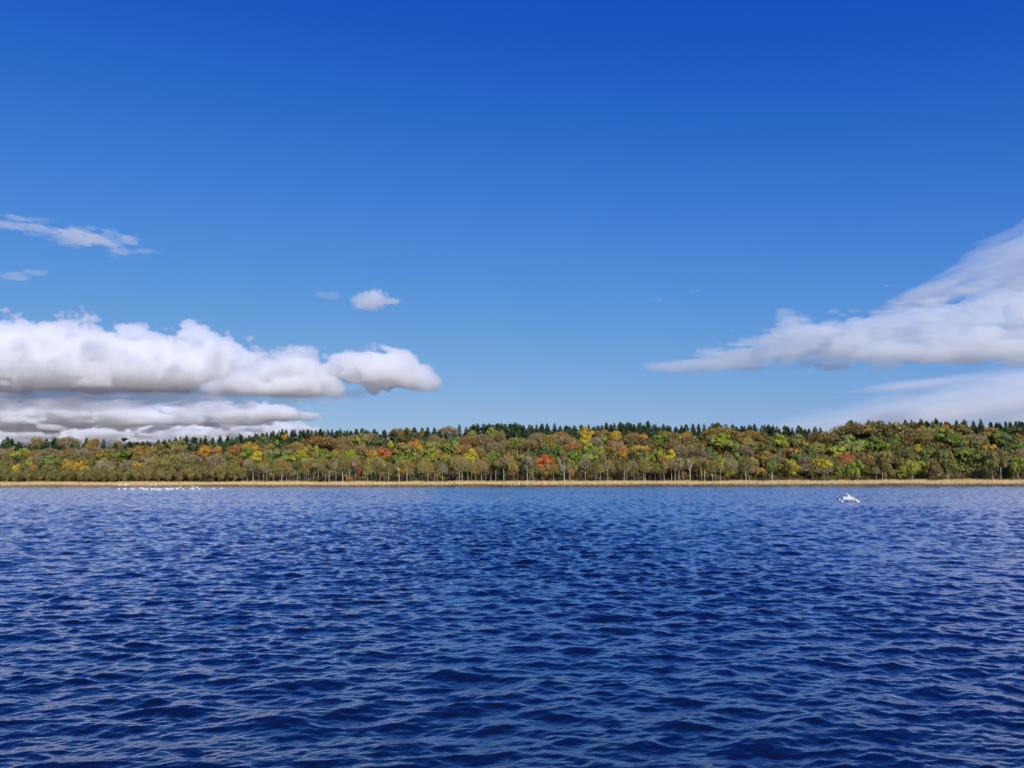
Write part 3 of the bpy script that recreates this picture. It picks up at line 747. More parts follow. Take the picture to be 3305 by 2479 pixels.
def plant_conifers():
    for k, (px, py) in enumerate(TIPS):
        y = RIDGE_Y - 6 + rng.uniform(-14, 16)
        p = at(px, py, y)
        H = float(p[2] - ground_z(p[0], y))
        H = min(max(H, 12.0), 26.0)
        w = H * rng.uniform(0.25, 0.47)
        c = np.array(PINE[k % 4]) * rng.uniform(0.85, 1.3)
        make_tree('conifer', float(p[0]), float(y), H, CONIFER[(k * 5) % 12], (w, w, H * 0.92), tuple(c), MAST[0], BARKS['dark'], mat=NEEDLE, kind='skyline').rotation_euler[k % 2] = rng.normal(0, 0.035)
    # second row: conifers that show as a dark green belt under the skyline
    lower = []
    for pn, lst in {1: [(60,260),(170,240),(280,270),(420,260),(500,240),(620,250),(730,240),(860,250),(950,220),(1080,270),(1250,260),(1330,250),(1420,240),(1930,260),(2130,260),(740,520),(690,590)],
                    2: [(60,250),(560,220),(660,240),(720,230),(1050,200),(1120,230),(1180,260),(1250,240),(1320,230),(1430,230),(1540,210),(1650,200),(1720,210),(1850,180),(1950,180),(2050,190),(2150,190)],
                    3: [(60,260),(140,230),(220,220),(420,230),(540,330),(620,320),(700,250),(760,230),(850,270),(920,220),(1000,200),(1080,190),(1450,160),(1550,160),(1700,170),(2160,260)],
                    4: [(60,300),(180,280),(1900,210),(2020,180),(2150,170)],
                    5: [(60,180),(140,190),(230,210),(290,180),(400,220),(480,210),(560,200),(640,190),(740,190),(900,180),(1080,190),(1230,210),(1400,260),(1440,300),(1250,160)],
                    6: [(60,200),(280,160),(350,190),(460,170),(640,180),(720,170),(980,200),(1060,170),(1250,200)],
                    7: [(200,160),(350,180),(440,180),(540,180),(620,190),(740,210),(820,220),(920,220),(1360,230),(1330,350)],
                    8: [(1370,200),(1460,190),(1580,180),(1830,220),(1920,200),(2100,200),(2190,200)]}.items():
        x0, y0, s = PANEL[pn]
        lower += [(x0 + a / s, y0 + b / s - 6) for a, b in lst]
    for k, (px, py) in enumerate(lower):
        y = solve_depth(px, py, 15 + rng.uniform(-1, 3), 640)
        p = at(px, py, y)
        H = float(np.clip(p[2] - ground_z(p[0], y), 9, 20))
        w = H * rng.uniform(0.27, 0.38)
        c = np.array(PINE[k % 4]) * rng.uniform(1.0, 1.4)
        make_tree('conifer', float(p[0]), float(y), H, CONIFER[(k * 5 + 1) % 12], (w, w, H * 0.95), tuple(c), MAST[0], BARKS['dark'], mat=NEEDLE, kind='belt')


plant_conifers()


def build_conifer_stand():
    r = np.random.default_rng(61)
    Vs, Ts = [], []
    for i in range(130):
        px = r.uniform(-150, 3450)
        y = RIDGE_Y + r.uniform(-38, 28)
        tip = np.interp(px, _sx, _sy) + r.uniform(5, 26) + (10 if r.random() < 0.3 else 0)
        q = at(px, tip, y)
        z0 = float(ground_z(q[0], y)); H = float(np.clip(q[2] - z0, 8, 24))
        me = CONIFER[i % 12]
        co = np.zeros(len(me.vertices) * 3, np.float32); me.vertices.foreach_get('co', co)
        co = co.reshape(-1, 3); a = r.uniform(0, 6.28); wd = H * r.uniform(0.26, 0.42)
        R2 = np.array(((math.cos(a), -math.sin(a)), (math.sin(a), math.cos(a))))
        V = np.empty_like(co); V[:, :2] = co[:, :2] @ R2.T * wd + (q[0], y); V[:, 2] = z0 + co[:, 2] * H
        t = np.zeros(len(me.polygons), np.float32); me.attributes['tone'].data.foreach_get('value', t)
        Vs.append(V); Ts.append(t)
    V = np.concatenate(Vs)
    me = mesh_from('conifer_stand', V, np.arange(len(V)).reshape(-1, 4), False, np.concatenate(Ts))
    tag(link('conifer_stand', me, None, tone_mat('stand_needles', 0.65, 1.1, (0.033, 0.060, 0.025))), 'dark conifers crowding behind the skyline row', 'conifers', kind='stuff')


build_conifer_stand()

# the front row: pale slender trunks behind the reeds (panel, trunk x, crown top y, crown width)
FRONT = []
for pn, tops, lst in ((2, 430, [(1180,560),(1430,600),(1620,560),(1740,540),(1850,520),(1880,560),(1940,430),(2010,600),(2065,600),(2110,450),(2205,600)]),
                      (3, 560, [(100,640),(200,650),(265,620),(330,650),(440,680),(555,560),(580,640),(670,590),(715,650),(770,720),(850,560),(895,650),(965,690),(1000,650),(1040,600),(1130,600),(1210,590),(1280,540),(1325,620),(1385,590),(1505,620),(1550,650),(1625,600),(1680,600),(1730,640),(1845,560),(2000,640),(2040,660),(2170,600)]),
                      (4, 680, [(65,690),(140,720),(215,760),(290,720),(375,800),(475,740),(600,720),(660,800),(770,740),(865,720),(960,760),(1075,760),(1115,690),(1200,780),(1320,720),(1380,740),(1450,640),(1490,660),(1540,680),(1630,760),(1700,740),(1770,800),(1870,720),(1900,690),(1935,780),(2020,780),(2110,700),(2150,760)]),
                      (5, 700, [(45,760),(140,700),(165,780),(210,640),(300,800),(370,760),(460,780),(540,650),(575,560),(635,760),(795,880),(985,780),(1060,860),(1160,630),(1250,700),(1275,680),(1390,900),(1455,800),(1520,690),(1625,650),(1705,720),(1770,760),(1850,800),(1905,680),(2030,740),(2100,800),(2180,760)]),
                      (6, 700, [(70,760),(110,690),(205,700),(245,780),(325,800),(405,680),(420,720),(510,820),(600,840),(700,800),(755,780),(875,680),(940,760),(990,660),(1015,640),(1075,680),(1195,640),(1315,760),(1390,700),(1440,760),(1570,760),(1615,700),(1700,760),(1830,800),(1940,740),(2065,760),(2140,700),(2190,760)]),
                      (7, 600, [(30,600),(100,640),(180,700),(410,620),(560,760),(670,620),(1010,740),(1190,720),(1560,700),(1690,740),(1960,700),(2050,520),(2110,640)]),
                      (8, 600, [(40,780),(440,640),(765,640),(850,800),(985,560),(1005,600),(1450,860),(1690,540),(1805,560),(1830,600),(2035,760),(2110,640),(2190,560)])):
    x0, y0, s = PANEL[pn]
    FRONT += [(x0 + a / s, y0 + b / s, pn) for a, b in lst]


def plant_front():
    cols = ['olive', 'lolive', 'ochre', 'tan', 'olive', 'lolive', 'ochre', 'brown', 'olive', 'grey', 'dolive']
    for k, (px, py, pn) in enumerate(FRONT):
        y = 585 + 20 * rng.random() ** 1.4
        p = at(px, py + rng.uniform(-9, 7), y)
        x = float(p[0])
        H = float(np.clip(p[2] - ground_z(x, y), 6, 26))
        rx = float(np.clip(H * rng.uniform(0.19, 0.31), 2.0, 5.4))
        ch = H * (rng.uniform(0.6, 0.88) if k % 3 else rng.uniform(0.4, 0.6))
        kind = 't' if k % 3 else 'a'
        cr = SPARSE[k % 6] if kind == 't' else AIRY[k % 5]
        c = np.array(COLORS[cols[k % 11]][0]) * rng.uniform(0.85, 1.1)
        if pn >= 7 and k % 3 != 1:
            cr, ch = AIRY[k % 5], H * rng.uniform(0.6, 0.85)
            cc = ['lolive', 'green', 'yg', 'olive', 'dolive'][k % 5]
            c = np.array(COLORS[cc][0]) * rng.uniform(0.8, 1.05)
        sc = 0.62 if pn == 8 and px > 3000 else 1.0
        bark = np.array(BARKS['pale' if k % 4 else 'grey']) * rng.uniform(0.8, 1.15) * sc
        make_tree('pale_trunk_tree', x, y, H, cr, (rx, rx, ch), tuple(c), PALE_TRUNK[k % 8], tuple(bark), trunk_w=max(H, 12) * rng.uniform(0.65, 1.15), kind='front', col=cols[k % 11])
    # left shore: a close row of low olive alders, leafy to the ground
    k = 0
    for px in np.arange(-120, 800, 17.5):
        row = k % 2
        y = 586 + 7 * row + rng.uniform(0, 4)
        top = np.interp(px, [0, 110, 160, 300, 420, 600, 800], [1512, 1512, 1518, 1516, 1512, 1508, 1502]) - 7 * row + rng.uniform(-4, 5)
        pxx = px + rng.uniform(-6, 6)
        p = at(pxx, top, y)
        x = float(p[0]); H = float(p[2] - ground_z(x, y))
        rx = rng.uniform(2.6, 4.0)
        c = np.array(COLORS['olive'][0]) * (rng.uniform(0.85, 1.15) * np.array((1, 1, 1)) if px < 420 else rng.uniform(0.9, 1.15) * np.array((1.1, 0.98, 1.15)))
        make_tree('alder_tree', x, y, H, AIRY[k % 5], (rx, rx, H * 0.86), tuple(c), PALE_TRUNK[k % 8], BARKS['grey'], trunk_w=13, kind='alder')
        k += 1


plant_front()

# single trees of their own shape
def plant_singles():
    def spot(px, py, y):
        p = at(px, py, y); x = float(p[0])
        return x, float(p[2] - ground_z(x, y))
    y = 700.0; x, H = spot(1600 + 370 / 5.267, 1350 + 208 / 5.267, y)
    make_tree('dead_tree', x, y, H, None, None, None, MAST[0], BARKS['white'], trunk_w=26, kind='single', label='tall pale dead pole of a trunk standing up before the conifers')
    y = 730.0; x, H = spot(1600 + 185 / 5.267, 1350 + 335 / 5.267, y)
    make_tree('dead_tree', x, y, H, None, None, None, SNAG[0], BARKS['white'], trunk_w=H * 0.9, kind='single', label='bleached dead tree with crooked bare limbs left of the tall dead pole')
    y = 590.0; x, H = spot(1600 + 1160 / 5.267, 1350 + 640 / 5.267, y - 4)
    make_tree('bare_tree', x, y - 4, H, None, None, None, SNAG[1], (0.5, 0.47, 0.4), trunk_w=H * 0.8, kind='single', label='leafless white limbed tree at the reeds right of the vivid red tree')
    y = 584.0; x, H = spot(2000 + 1190 / 5.267, 1350 + 660 / 5.267, y)
    make_tree('bare_tree', x, y, H, None, None, None, SNAG[0], (0.5, 0.47, 0.42), trunk_w=H * 0.7, kind='single', label='leafless grey white tree at the reeds left of the great yellow green tree')
    y = 640.0; x, H = spot(2850 + 990 / 4.862, 1340 + 530 / 4.862, y)
    y = 775.0; x, H = spot(402, 1412, y)                             # pine with a flat spreading top
    cr = crown_leafy(77, 7, 900, 0.10)
    make_tree('pine_tree', x, y, H, cr, (4.6, 4.6, 4.2), (0.024, 0.056, 0.032), SNAG[0], BARKS['dark'], kind='single', trunk_w=H * 0.6, label='flat topped dark pine rising alone above the left ridge')
    y = 572.0; x, H = spot(2850 + 790 / 4.862, 1340 + 955 / 4.862, y)
    e = make_tree('shrub', x, y, max(H, 4.2), crown_twiggy(78, 2400, 0.06, 1500), (3.4, 2.6, max(H, 4.2) * 0.95), (0.15, 0.125, 0.06), STEMS[1], BARKS['grey'], kind='single', label='twiggy grey bush growing out over the reeds at the right')
    y = 588.0; x, H = spot(800 + 1730 / 5.267, 1370 + 885 / 5.267, y)
    make_tree('shrub', x, y, max(H, 4.0), AIRY[2], (3.6, 2.4, max(H, 4.0) * 0.95), COLORS['rust'][0], STEMS[2], BARKS['grey'], kind='single', label='low rust brown bush at the foot of the shore trunks')


plant_singles()


def mixed_mat(name, cols):
    m, nn, l, b = new_mat(name, 0.8, 0.1)
    a = nn.new('ShaderNodeAttribute'); a.attribute_name = 'tone'
    rp = nn.new('ShaderNodeValToRGB')
    els = rp.color_ramp.elements
    while len(els) < len(cols):
        els.new(0.5)
    for i, c in enumerate(cols):
        els[i].position = i / (len(cols) - 1); els[i].color = (*c, 1)
    l.new(a.outputs['Fac'], rp.inputs[0]); l.new(rp.outputs[0], b.inputs['Base Color'])
    return m


def build_undergrowth():
    r = np.random.default_rng(9)
    n = 60000
    y = 584 + 30 * r.random(n); x = r.uniform(-1, 1, n) * y * 0.72
    z0 = ground_z(x, y)
    hmax = np.clip(2.0 + 2.6 * vnoise(x / 7, y / 9, x * 0, 4) + (y - 584) * 0.11, 0.5, 7) * np.clip((y - 586) / 9, 0.22, 1)
    z = z0 + r.random(n) ** 1.1 * hmax
    P = np.stack((x, y, z), -1)
    N = rand_dirs(n, r) + np.array((0, -0.4, 0.3)); N /= np.linalg.norm(N, axis=1)[:, None]
    V = leaf_quads(P, N, 0.5, r, 1.5)
    tone = np.clip(0.5 + 0.55 * vnoise(x / 6, y / 6, z / 5, 8) + r.normal(0, 0.14, n), 0, 1)
    me = mesh_from('undergrowth', V, np.arange(len(V)).reshape(-1, 4), False, tone)
    m = mixed_mat('undergrowth_leaves', [(0.07, 0.055, 0.035), (0.13, 0.10, 0.055), (0.10, 0.11, 0.035), (0.14, 0.10, 0.05), (0.20, 0.11, 0.04)])
    tag(link('undergrowth', me, None, m), 'tangled low undergrowth beneath the shore trees', 'undergrowth', kind='stuff')


build_undergrowth()


def build_woodland():
    """The mass of lower crowns that closes the wood between the trees one can tell apart."""
    r = np.random.default_rng(19)
    n = 170000
    y = 603 + 230 * r.random(n); x = r.uniform(-1, 1, n) * y * 0.70
    bump = np.abs(vnoise(x / 6.5, y / 6.5, x * 0, 31)) * 5.5 + 2.5 * vnoise(x / 19, y / 19, x * 0, 33)
    top = np.clip(6.0 + bump, 2.5, 14) * np.clip((y - 596) / 20, 0.3, 1) * np.where(y > 800, np.clip(1 - (y - 800) / 60, 0.4, 1), 1)
    z = ground_z(x, y) + top * (1 - 0.55 * r.random(n) ** 1.6)
    P = np.stack((x, y, z), -1)
    N = rand_dirs(n, r) * 0.8 + np.array((0, -0.35, 0.6)); N /= np.linalg.norm(N, axis=1)[:, None]
    V = leaf_quads(P, N, 0.72, r, 1.2)
    patch = fbm(x / 11, y / 11, x * 0, 2, 41)
    up = np.clip((y - 735 + 25 * vnoise(x / 40, y / 40, x * 0, 3)) / 30, 0, 1)      # conifers take over towards the ridge
    tone = np.clip(np.where(r.random(n) < up, 0.06 + 0.10 * r.random(n), 0.58 + 0.75 * patch + r.normal(0, 0.06, n)), 0, 1)
    me = mesh_from('woodland', V, np.arange(len(V)).reshape(-1, 4), False, tone)
    m = mixed_mat('woodland_leaves', [(0.030, 0.064, 0.030), (0.045, 0.08, 0.03), (0.10, 0.12, 0.03), (0.17, 0.155, 0.045), (0.19, 0.14, 0.05), (0.21, 0.17, 0.07), (0.22, 0.145, 0.04), (0.18, 0.20, 0.035)])
    tag(link('woodland', me, None, m), 'mass of lower brown and olive crowns closing the wood on the slope', 'woodland', kind='stuff')


build_woodland()


def build_reeds():
    r = np.random.default_rng(21)
    n = 60000
    u = r.random(n)
    y = SHORE + 1.5 + 21 * u ** 0.9
    x = r.uniform(-1, 1, n) * (y * 0.72)
    z0 = ground_z(x, y) - 0.05
    h = (1.85 + 0.55 * vnoise(x / 13, y / 8, x * 0, 2) + 0.25 * vnoise(x / 1.7, y / 1.7, x * 0, 3)) * r.uniform(0.65, 1.15, n)
    h = h * np.clip(0.45 + (y - SHORE) / 9, 0.5, 1) * (1 + 0.35 * np.clip((x - 150) / 150, 0, 1))
    w = r.uniform(0.035, 0.09, n)
    a = r.uniform(-1.0, 1.0, n)
    tx, ty = np.cos(a) * w, np.sin(a) * w
    lx, ly = r.normal(0.12, 0.18, n) * h, r.normal(-0.05, 0.14, n) * h
    p = np.stack((x, y, z0), -1)
    s = np.stack((tx, ty, tx * 0), -1)
    mid = p + np.stack((lx * 0.3, ly * 0.3, h * 0.62), -1)
    tip = p + np.stack((lx, ly, h), -1)
    V = np.stack((p - s, p + s, mid + s * 0.9, mid - s * 0.9, mid - s * 0.9, mid + s * 0.9, tip + s * 0.35, tip - s * 0.35), 1).reshape(-1, 3)
    me = mesh_from('reeds', V, np.arange(len(V)).reshape(-1, 4), False, np.repeat(r.random(n), 2))
    m = tone_mat('dry_reeds', 0.7, 0.7, (0.62, 0.44, 0.21))
    tag(link('reeds', me, None, m), 'belt of dry straw coloured reeds along the far shore', 'reeds', kind='stuff')


build_reeds()


def build_stakes():
    m, n, l, b = new_mat('weathered_wood', 0.9, 0.1); b.inputs['Base Color'].default_value = (0.05, 0.04, 0.03, 1)
    for px, lab in ((1469, 'short dark stake in the reeds, right one of two'), (1363, 'short dark stake in the reeds, left one of two')):
        p = at(px, 1560, 566.0)
        V, Q = [], []
        tube(V, Q, [(0, 0, -0.6), (0.02, 0, 0.9), (0.05, 0.02, 2.3)], (0.16, 0.15, 0.13), 8)
        o = link('stake', mesh_from('stake', np.array(V), np.array(Q), True), None, m, (p[0], 563.2, 0.3))
        tag(o, lab, 'stake', 'stakes in the reeds')


build_stakes()

# ------------------------------------------------------------------ swans
def flat_mat(name, col, rough=0.6, spec=0.3):
    m, n, l, b = new_mat(name, rough, spec)
    b.inputs['Base Color'].default_value = (*col, 1)
    return m


SWAN_WHITE = flat_mat('swan_feathers', (0.82, 0.80, 0.76))
SWAN_BILL = flat_mat('swan_bill', (0.30, 0.20, 0.03))
SWAN_LEG = flat_mat('swan_legs', (0.03, 0.03, 0.03))


def water_spot(px, py):
    d = ray(px, py)
    t = -CAM[2] / d[2]
    return CAM + d * t


def swan_mesh(pose):
    body = [(-.66, .20, .02), (-.56, .19, .075), (-.38, .17, .155), (-.15, .15, .205), (.08, .14, .205), (.25, .15, .165), (.36, .19, .11)]
    if pose == 'up':
        neck = [(.41, .28, .075), (.43, .40, .055), (.415, .53, .047), (.41, .65, .045), (.44, .745, .052), (.50, .78, .06), (.565, .765, .042)]
    elif pose == 'low':
        neck = [(.42, .25, .08), (.47, .32, .06), (.46, .40, .05), (.45, .46, .05), (.49, .50, .058), (.56, .49, .055), (.62, .47, .04)]
    else:                                                           # head laid back on the wings
        neck = [(.40, .26, .09), (.38, .34, .07), (.28, .38, .06), (.15, .385, .055), (.05, .38, .058), (-.03, .37, .05), (-.08, .36, .03)]
    e = neck[-1]
    back = -1 if pose == 'rest' else 1
    bill = [(e[0] + .05 * back, e[1] - .012, .026), (e[0] + .12 * back, e[1] - .04, .010)]
    V, Q = [], []
    pts = body + neck + bill
    tube(V, Q, [(p[0], 0, p[1]) for p in pts], [p[2] for p in pts], 10)
    V = np.array(V)
    low = V[:, 0] < 0.3
    V[low, 1] *= 1.12
    n_main = len(Q)
    mi = [1 if i // 10 >= len(pts) - 3 else 0 for i in range(n_main)]
    V = list(V)
    if pose == 'stand' or pose == 'rest':
        for s in (-.09, .09):
            tube(V, Q, [(.02, s, .05), (.0, s, -.12), (.05, s, -.27)], (.03, .018, .022), 5)
        mi += [2] * (len(Q) - n_main)
    me = mesh_from('swan', np.array(V), np.array(Q), True)
    for m in (SWAN_WHITE, SWAN_BILL, SWAN_LEG):
        me.materials.append(m)
    me.polygons.foreach_set('material_index', np.array(mi, np.int32))
    return me


SWANS = []


def plant_swans():
    M = {k: swan_mesh(k) for k in ('up', 'low', 'rest')}
    A = lambda zx, zy: (360 + zx / 11.06, 1545 + zy / 11.06)
    B = lambda zx, zy: (550 + zx / 11.06, 1545 + zy / 11.06)
    rec = [(*A(x, y), p) for x, y, p in (
        (270, 385, 'rest'), (460, 402, 'low'), (500, 390, 'up'), (695, 378, 'low'), (770, 402, 'up'), (1035, 357, 'rest'), (1110, 362, 'up'), (1165, 405, 'up'), (1262, 405, 'up'), (1420, 412, 'rest'),
        (1470, 402, 'up'), (1560, 380, 'up'), (1640, 408, 'up'), (1705, 420, 'rest'), (1765, 408, 'up'), (1930, 376, 'up'), (1985, 413, 'rest'), (2040, 405, 'up'), (2065, 400, 'up'), (2140, 408, 'up'), (2180, 406, 'up'))]
    rec += [(*B(x, y), p) for x, y, p in (
        (215, 378, 'up'), (265, 397, 'up'), (340, 338, 'up'), (460, 413, 'up'), (715, 392, 'up'), (800, 333, 'up'), (810, 403, 'up'), (935, 330, 'up'), (958, 332, 'up'), (1030, 405, 'up'), (1555, 380, 'up'), (1825, 375, 'up'))]
    far = [(*A(x, y), p) for x, y, p in ((250, 285, 'low'), (300, 297, 'up'), (398, 282, 'low'), (460, 248, 'rest'), (480, 275, 'low'), (525, 240, 'rest'), (525, 290, 'up'), (600, 290, 'low'), (635, 242, 'low'),
                                          (685, 255, 'rest'), (795, 260, 'rest'), (850, 240, 'low'), (920, 238, 'low'), (990, 252, 'low'), (1042, 252, 'low'), (1390, 290, 'low'), (1575, 290, 'low'))]
    r = np.random.default_rng(4)
    for i, (px, py, pose) in enumerate(rec + far):
        p = water_spot(px, max(py, 1570.5 if i < len(rec) else 1570.2))
        ashore = False
        if i >= len(rec):
            p = at(px, py, 557.0 if py > 1569.5 else 561.5)
            ashore = py < 1569.5
        o = link('swan', M[pose])
        p = np.array(p)
        zz = (water_level(p[0], p[1]) if p[1] < 558 else 0.0) + 0.03
        if ashore:
            zz = float(ground_z(p[0], p[1])) + 0.30
        face = r.uniform(-0.35, 0.35) + (math.pi if (i % 7 == 3) else 0)
        o.location = (p[0], p[1], zz)
        o.rotation_euler = (0, 0, face)
        s = 0.95 * r.uniform(0.94, 1.06) * (1.15 if i >= len(rec) else 1)
        o.scale = (s * 0.82, s, s * 1.12)
        tag(o, None, 'swan', 'swans resting near the far shore')
        SWANS.append((px, py, pose, 'bank' if ashore else ('far' if i >= len(rec) else 'near'), o))


plant_swans()

# ------------------------------------------------------------------ the small craft on floats
def bevel_box(name, size, loc, mat, parent, bevel=0.03, taper=(1, 1), rot=(0, 0, 0)):
    bm = bmesh.new()
    bmesh.ops.create_cube(bm, size=1.0)
    for v in bm.verts:
        f = taper[0] if v.co.z > 0 else taper[1]
        v.co.x *= size[0] * f; v.co.y *= size[1] * f; v.co.z *= size[2]
    bmesh.ops.bevel(bm, geom=bm.edges[:], offset=bevel, segments=2, affect='EDGES')
    me = bpy.data.meshes.new(name); bm.to_mesh(me); bm.free()
    me.polygons.foreach_set('use_smooth', [True] * len(me.polygons))
    o = link(name, me, parent, mat, loc)
    o.rotation_euler = rot
    return o


def prism(name, outline, depth, y0, mat, parent, bevel=0.012, back=1.0, drop=0.0):
    """An outline in the x-z plane given a thickness along y; back < 1 narrows the far end."""
    bm = bmesh.new()
    c = np.mean(outline, axis=0)
    f = [bm.verts.new((x, y0, z)) for x, z in outline]
    g = [bm.verts.new((c[0] + (x - c[0]) * back, y0 + depth, c[1] + (z - c[1]) * back + drop)) for x, z in outline]
    bm.faces.new(f); bm.faces.new(g[::-1])
    n = len(f)
    for i in range(n):
        bm.faces.new((f[i], g[i], g[(i + 1) % n], f[(i + 1) % n]))
    bmesh.ops.recalc_face_normals(bm, faces=bm.faces[:])
    if bevel:
        bmesh.ops.bevel(bm, geom=bm.edges[:], offset=bevel, segments=2, affect='EDGES')
    me = bpy.data.meshes.new(name); bm.to_mesh(me); bm.free()
    return link(name, me, parent, mat)


def build_craft():
    white = flat_mat('white_gelcoat', (0.80, 0.80, 0.80), 0.35, 0.5)
    pale = flat_mat('shaded_grey_gelcoat', (0.50, 0.50, 0.54), 0.4, 0.5)  # lavender-grey shading of the white hull put into the colour; fin shares it
    navy = flat_mat('navy_paint', (0.012, 0.014, 0.05), 0.4, 0.5)
    yellow = flat_mat('yellow_panel', (0.42, 0.36, 0.01), 0.5, 0.4)
    orange = flat_mat('orange_edge', (0.75, 0.33, 0.06), 0.5, 0.4)
    p = water_spot(2735.5, 1622.0)
    e = bpy.data.objects.new('float_craft', None); COL.objects.link(e)
    e.location = (p[0], p[1], water_level(p[0], p[1]) + 0.02)
    tag(e, 'small white craft standing on floats with a swept fin and a yellow panel', 'boat')
    k = 0.00375
    def Z(zx, zy): return ((zx - 1110) * k, (805 - zy) * k)
    prism('hull', [Z(905, 715), Z(1310, 722), Z(1340, 690), Z(1285, 598), Z(915, 596), Z(850, 640)], 1.5, -0.55, pale, e, 0.03, 0.78, 0.05)
    prism('fin', [Z(1140, 606), Z(1255, 606), Z(1268, 578), Z(1205, 512), Z(1090, 442), Z(1078, 452), Z(1132, 512), Z(1150, 550)], 0.08, 0.10, pale, e, 0.01)
    a = prism('arm', [Z(1285, 598), Z(1330, 598), Z(1480, 705), Z(1492, 755), Z(1455, 755), Z(1440, 722), Z(1300, 628)], 0.55, -0.30, white, e, 0.015)
    prism('edge_strip', [Z(1296, 596), Z(1322, 590), Z(1470, 690), Z(1464, 700)], 0.10, -0.42, orange, a, 0.004)
    prism('yellow_panel', [Z(1322, 664), Z(1415, 706), Z(1405, 735), Z(1335, 735)], 0.05, -0.20, yellow, a, 0.006)
    prism('arm', [Z(720, 655), Z(790, 640), Z(868, 648), Z(900, 700), Z(880, 712), Z(850, 672), Z(760, 690), Z(728, 705)], 0.5, 0.15, navy, e, 0.015)
    for (zx, zy, w, h, y, d) in ((795, 714, 82, 70, 0.25, 0.7), (832, 795, 68, 85, -0.35, 0.9), (1476, 797, 100, 82, -0.25, 1.2), (1380, 752, 92, 40, 0.1, 0.9)):
        x, z = Z(zx, zy)
        bevel_box('float', (w * k, d, h * k), (x, y, z), white, e, 0.05, (1.0, 0.86))
    V, Q = [], []
    x, z = Z(1097, 735)
    tube(V, Q, [(x, 0.1, z + 0.12), (x, 0.1, z - 0.05), (x, 0.1, -0.3)], (0.07, 0.06, 0.045), 8)
    link('strut', mesh_from('strut', np.array(V), np.array(Q), True), e, navy)
    for (zx, zy) in ((850, 742), (1468, 770)):                       # legs between the arms and the floats
        V, Q = [], []
        x, z = Z(zx, zy)
        tube(V, Q, [(x - .03, 0.0, z + .22), (x, -0.1, z)], (0.035, 0.03), 8)
        link('leg', mesh_from('leg', np.array(V), np.array(Q), True), e, white)


build_craft()

# ------------------------------------------------------------------ labels: every tree is told apart by its look and its neighbours
SHORT = {
 'yellow topped tree on several pale bare stems': 'the yellow topped tree', 'dense fresh green tree among tan trees': 'the dense fresh green tree', 'broad ochre crown, widest on the left slope': 'the broad ochre crown',
 'glowing orange tree below dark conifers': 'the glowing orange tree', 'small golden tree set among dark conifers': 'the small golden tree', 'clear yellow low dome of a tree': 'the low yellow dome',
 'wide pale green tree, largest in its stretch': 'the wide pale green tree', 'layered bright yellow green tree over grey trunks': 'the layered yellow green tree', 'very broad rusty twiggy crown near the ridge': 'the broad rusty crown',
 'rounded yellow green tree left of the scarlet tree': 'the rounded yellow green tree', 'wide bare grey tree standing against the sky': 'the wide bare skyline tree', 'scarlet tree high among green ones': 'the scarlet tree',
 'orange and gold crown beside the scarlet tree': 'the orange and gold crown', 'clear yellow tree between brown crowns': 'the clear yellow tree', 'golden tree reaching up to the conifers': 'the tall golden tree',
 'very wide fresh green tree over white trunks': 'the very wide green tree', 'vivid red tree just behind the shore trunks': 'the vivid red shore tree', 'small bright golden orange tree high on the slope': 'the small golden orange tree',
 'very broad ochre crown above the great yellow green tree': 'the very broad ochre crown', 'great round yellow green tree, biggest and brightest of the slope': 'the great yellow green tree',
 'upright yellow green tree with a golden top': 'the golden topped tree', 'smooth brown dome below a gap in the conifers': 'the smooth brown dome', 'full fresh green tree above a grey limbed tree': 'the full green tree',
 'loose yellow tree low by the reeds': 'the loose yellow tree', 'small red crown wedged among green ones': 'the small red crown', 'low bare grey dome on the right skyline': 'the low grey dome',
 'tall pale green tree left of the orange crown': 'the tall pale green tree', 'orange crown on the right skyline': 'the orange skyline crown', 'rounded ochre dome between conifers at the right': 'the rounded ochre dome',
 'big dense green tree at the right shore': 'the big dense green tree'}
ORD = ['first', 'second', 'third', 'fourth', 'fifth', 'sixth', 'seventh', 'eighth', 'ninth', 'tenth', 'eleventh', 'twelfth'] + ['%dth' % i for i in range(13, 90)]
FORM = {'l': 'leafy tree', 'a': 'airy tree', 't': 'twiggy tree', 's': 'tree'}


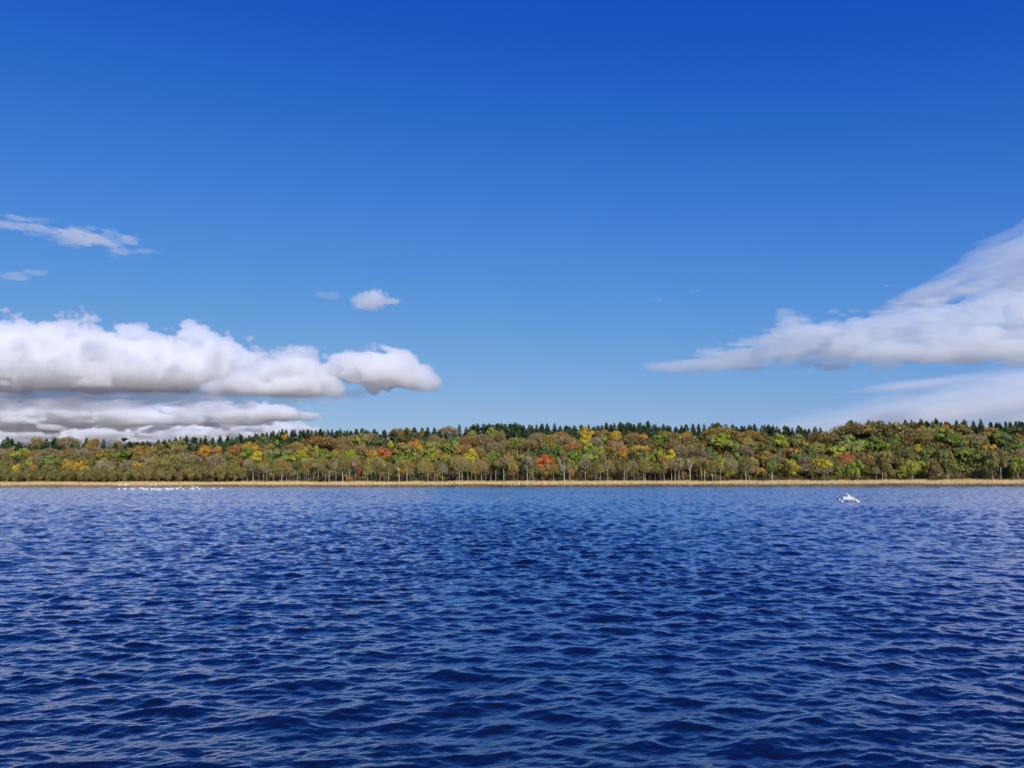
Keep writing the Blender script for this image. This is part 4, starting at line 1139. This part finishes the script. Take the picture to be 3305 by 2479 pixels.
def write_labels():
    for t in TREES:
        up = t['H'] * (0.7 if t['kind'] in ('broad', 'belt') else 0.5)
        t['p'] = project((t['x'], t['y'], t['z'] + up))
        t['o']['category'] = {'conifer': 'conifer', 'shrub': 'bush', 'pine_tree': 'pine'}.get(t['name'], 'tree')
    marks = [t for t in TREES if t.get('land')]
    for t in marks:
        t['o']['label'] = t['land']
    for t in TREES:
        if t['kind'] == 'single':
            t['o']['label'] = t['label']
    groups = {}
    for t in TREES:
        if t['kind'] not in ('broad', 'belt') or t.get('land'):
            continue
        m = min(marks, key=lambda q: math.hypot(q['p'][0] - t['p'][0], 1.6 * (q['p'][1] - t['p'][1])))
        dx, dy = t['p'][0] - m['p'][0], t['p'][1] - m['p'][1]
        v = 'above' if dy < 0 else 'below'
        h = 'left' if dx < 0 else 'right'
        rel = f'{h} of' if abs(dy) < 0.4 * abs(dx) else (v if abs(dx) < 0.4 * abs(dy) else f'{v} {h} of')
        what = 'dark green conifer' if t['kind'] == 'belt' else COLORS[t['col']][1] + ' ' + FORM[t['shape']]
        groups.setdefault((what, rel, SHORT[m['land']]), []).append((math.hypot(dx, dy), t))
    for (what, rel, mk), lst in groups.items():
        lst.sort(key=lambda q: q[0])
        for i, (_, t) in enumerate(lst):
            if len(lst) == 1:
                t['o']['label'] = f'{what} {rel} {mk}' + (' under the skyline' if t['kind'] == 'belt' else ' on the slope')
            else:
                t['o']['label'] = f'{what} {rel} {mk}, {ORD[i]} nearest'
            t['o']['group'] = 'dark conifers below the skyline' if t['kind'] == 'belt' else 'autumn trees on the slope'

    def along(kind, what, group, anchors, tail=''):
        rows = sorted((t for t in TREES if t['kind'] == kind), key=lambda t: t['p'][0])
        anchors = sorted(anchors)
        cnt = {}
        jobs = []
        for t in rows:
            a = min(anchors, key=lambda q: abs(q[0] - t['p'][0]))
            side = 'left' if t['p'][0] < a[0] else 'right'
            jobs.append((abs(a[0] - t['p'][0]), a, side, t))
        for dist, a, side, t in sorted(jobs, key=lambda q: q[0]):
            i = cnt.get((a, side), 0); cnt[(a, side)] = i + 1
            t['o']['label'] = f'{ORD[i]} {what} {side} of {a[1]}{tail}'
            t['o']['group'] = group
    high = [(t['p'][0], SHORT[t['land']]) for t in marks if t['p'][1] < 1450]
    single = {t['label'][:14]: t['p'][0] for t in TREES if t['kind'] == 'single'}
    pine_x = next(t['p'][0] for t in TREES if t['name'] == 'pine_tree')
    along('skyline', 'dark conifer on the skyline', 'conifers along the ridge', high + [(pine_x, 'the flat topped pine'), (60, 'the yellow topped tree')])
    sh = [(t['p'][0], SHORT[t['land']]) for t in marks if t['p'][1] > 1440 and t['p'][0] > 700]
    sh += [(1469, 'the right stake'), (1363, 'the left stake')] + [(t['p'][0], 'the leafless shore tree' if 'limbed' in t['label'] else 'the other leafless shore tree') for t in TREES if t['name'] == 'bare_tree']
    sh += [(t['p'][0], 'the grey bush in the reeds' if 'reeds' in t['label'] else 'the rust brown bush') for t in TREES if t['name'] == 'shrub']
    along('front', 'pale trunked shore tree', 'pale trunks behind the reeds', sh)
    lf = [(t['p'][0], SHORT[t['land']]) for t in marks if t['p'][0] < 950 and t['p'][1] > 1400] + [(0, 'the left picture edge')]
    along('alder', 'low olive alder on the shore', 'low alders along the left shore', lf)
    pose = {'up': 'with its neck raised', 'low': 'with its neck drawn in', 'rest': 'with its head on its back'}
    where = {'near': 'on open water', 'far': 'at the reed edge', 'bank': 'ashore on the bank'}
    for w in where:
        for ps in pose:
            lst = sorted((s for s in SWANS if s[3] == w and s[2] == ps), key=lambda s: s[0])
            n = len(lst)
            for i, s in enumerate(lst):
                if n == 1:
                    s[4]['label'] = f'only white swan {pose[ps]} {where[w]}'
                elif i < (n + 1) // 2:
                    s[4]['label'] = f'white swan {pose[ps]} {where[w]}, {ORD[i]} from left'
                else:
                    s[4]['label'] = f'white swan {pose[ps]} {where[w]}, {ORD[n - 1 - i]} from right'


write_labels()
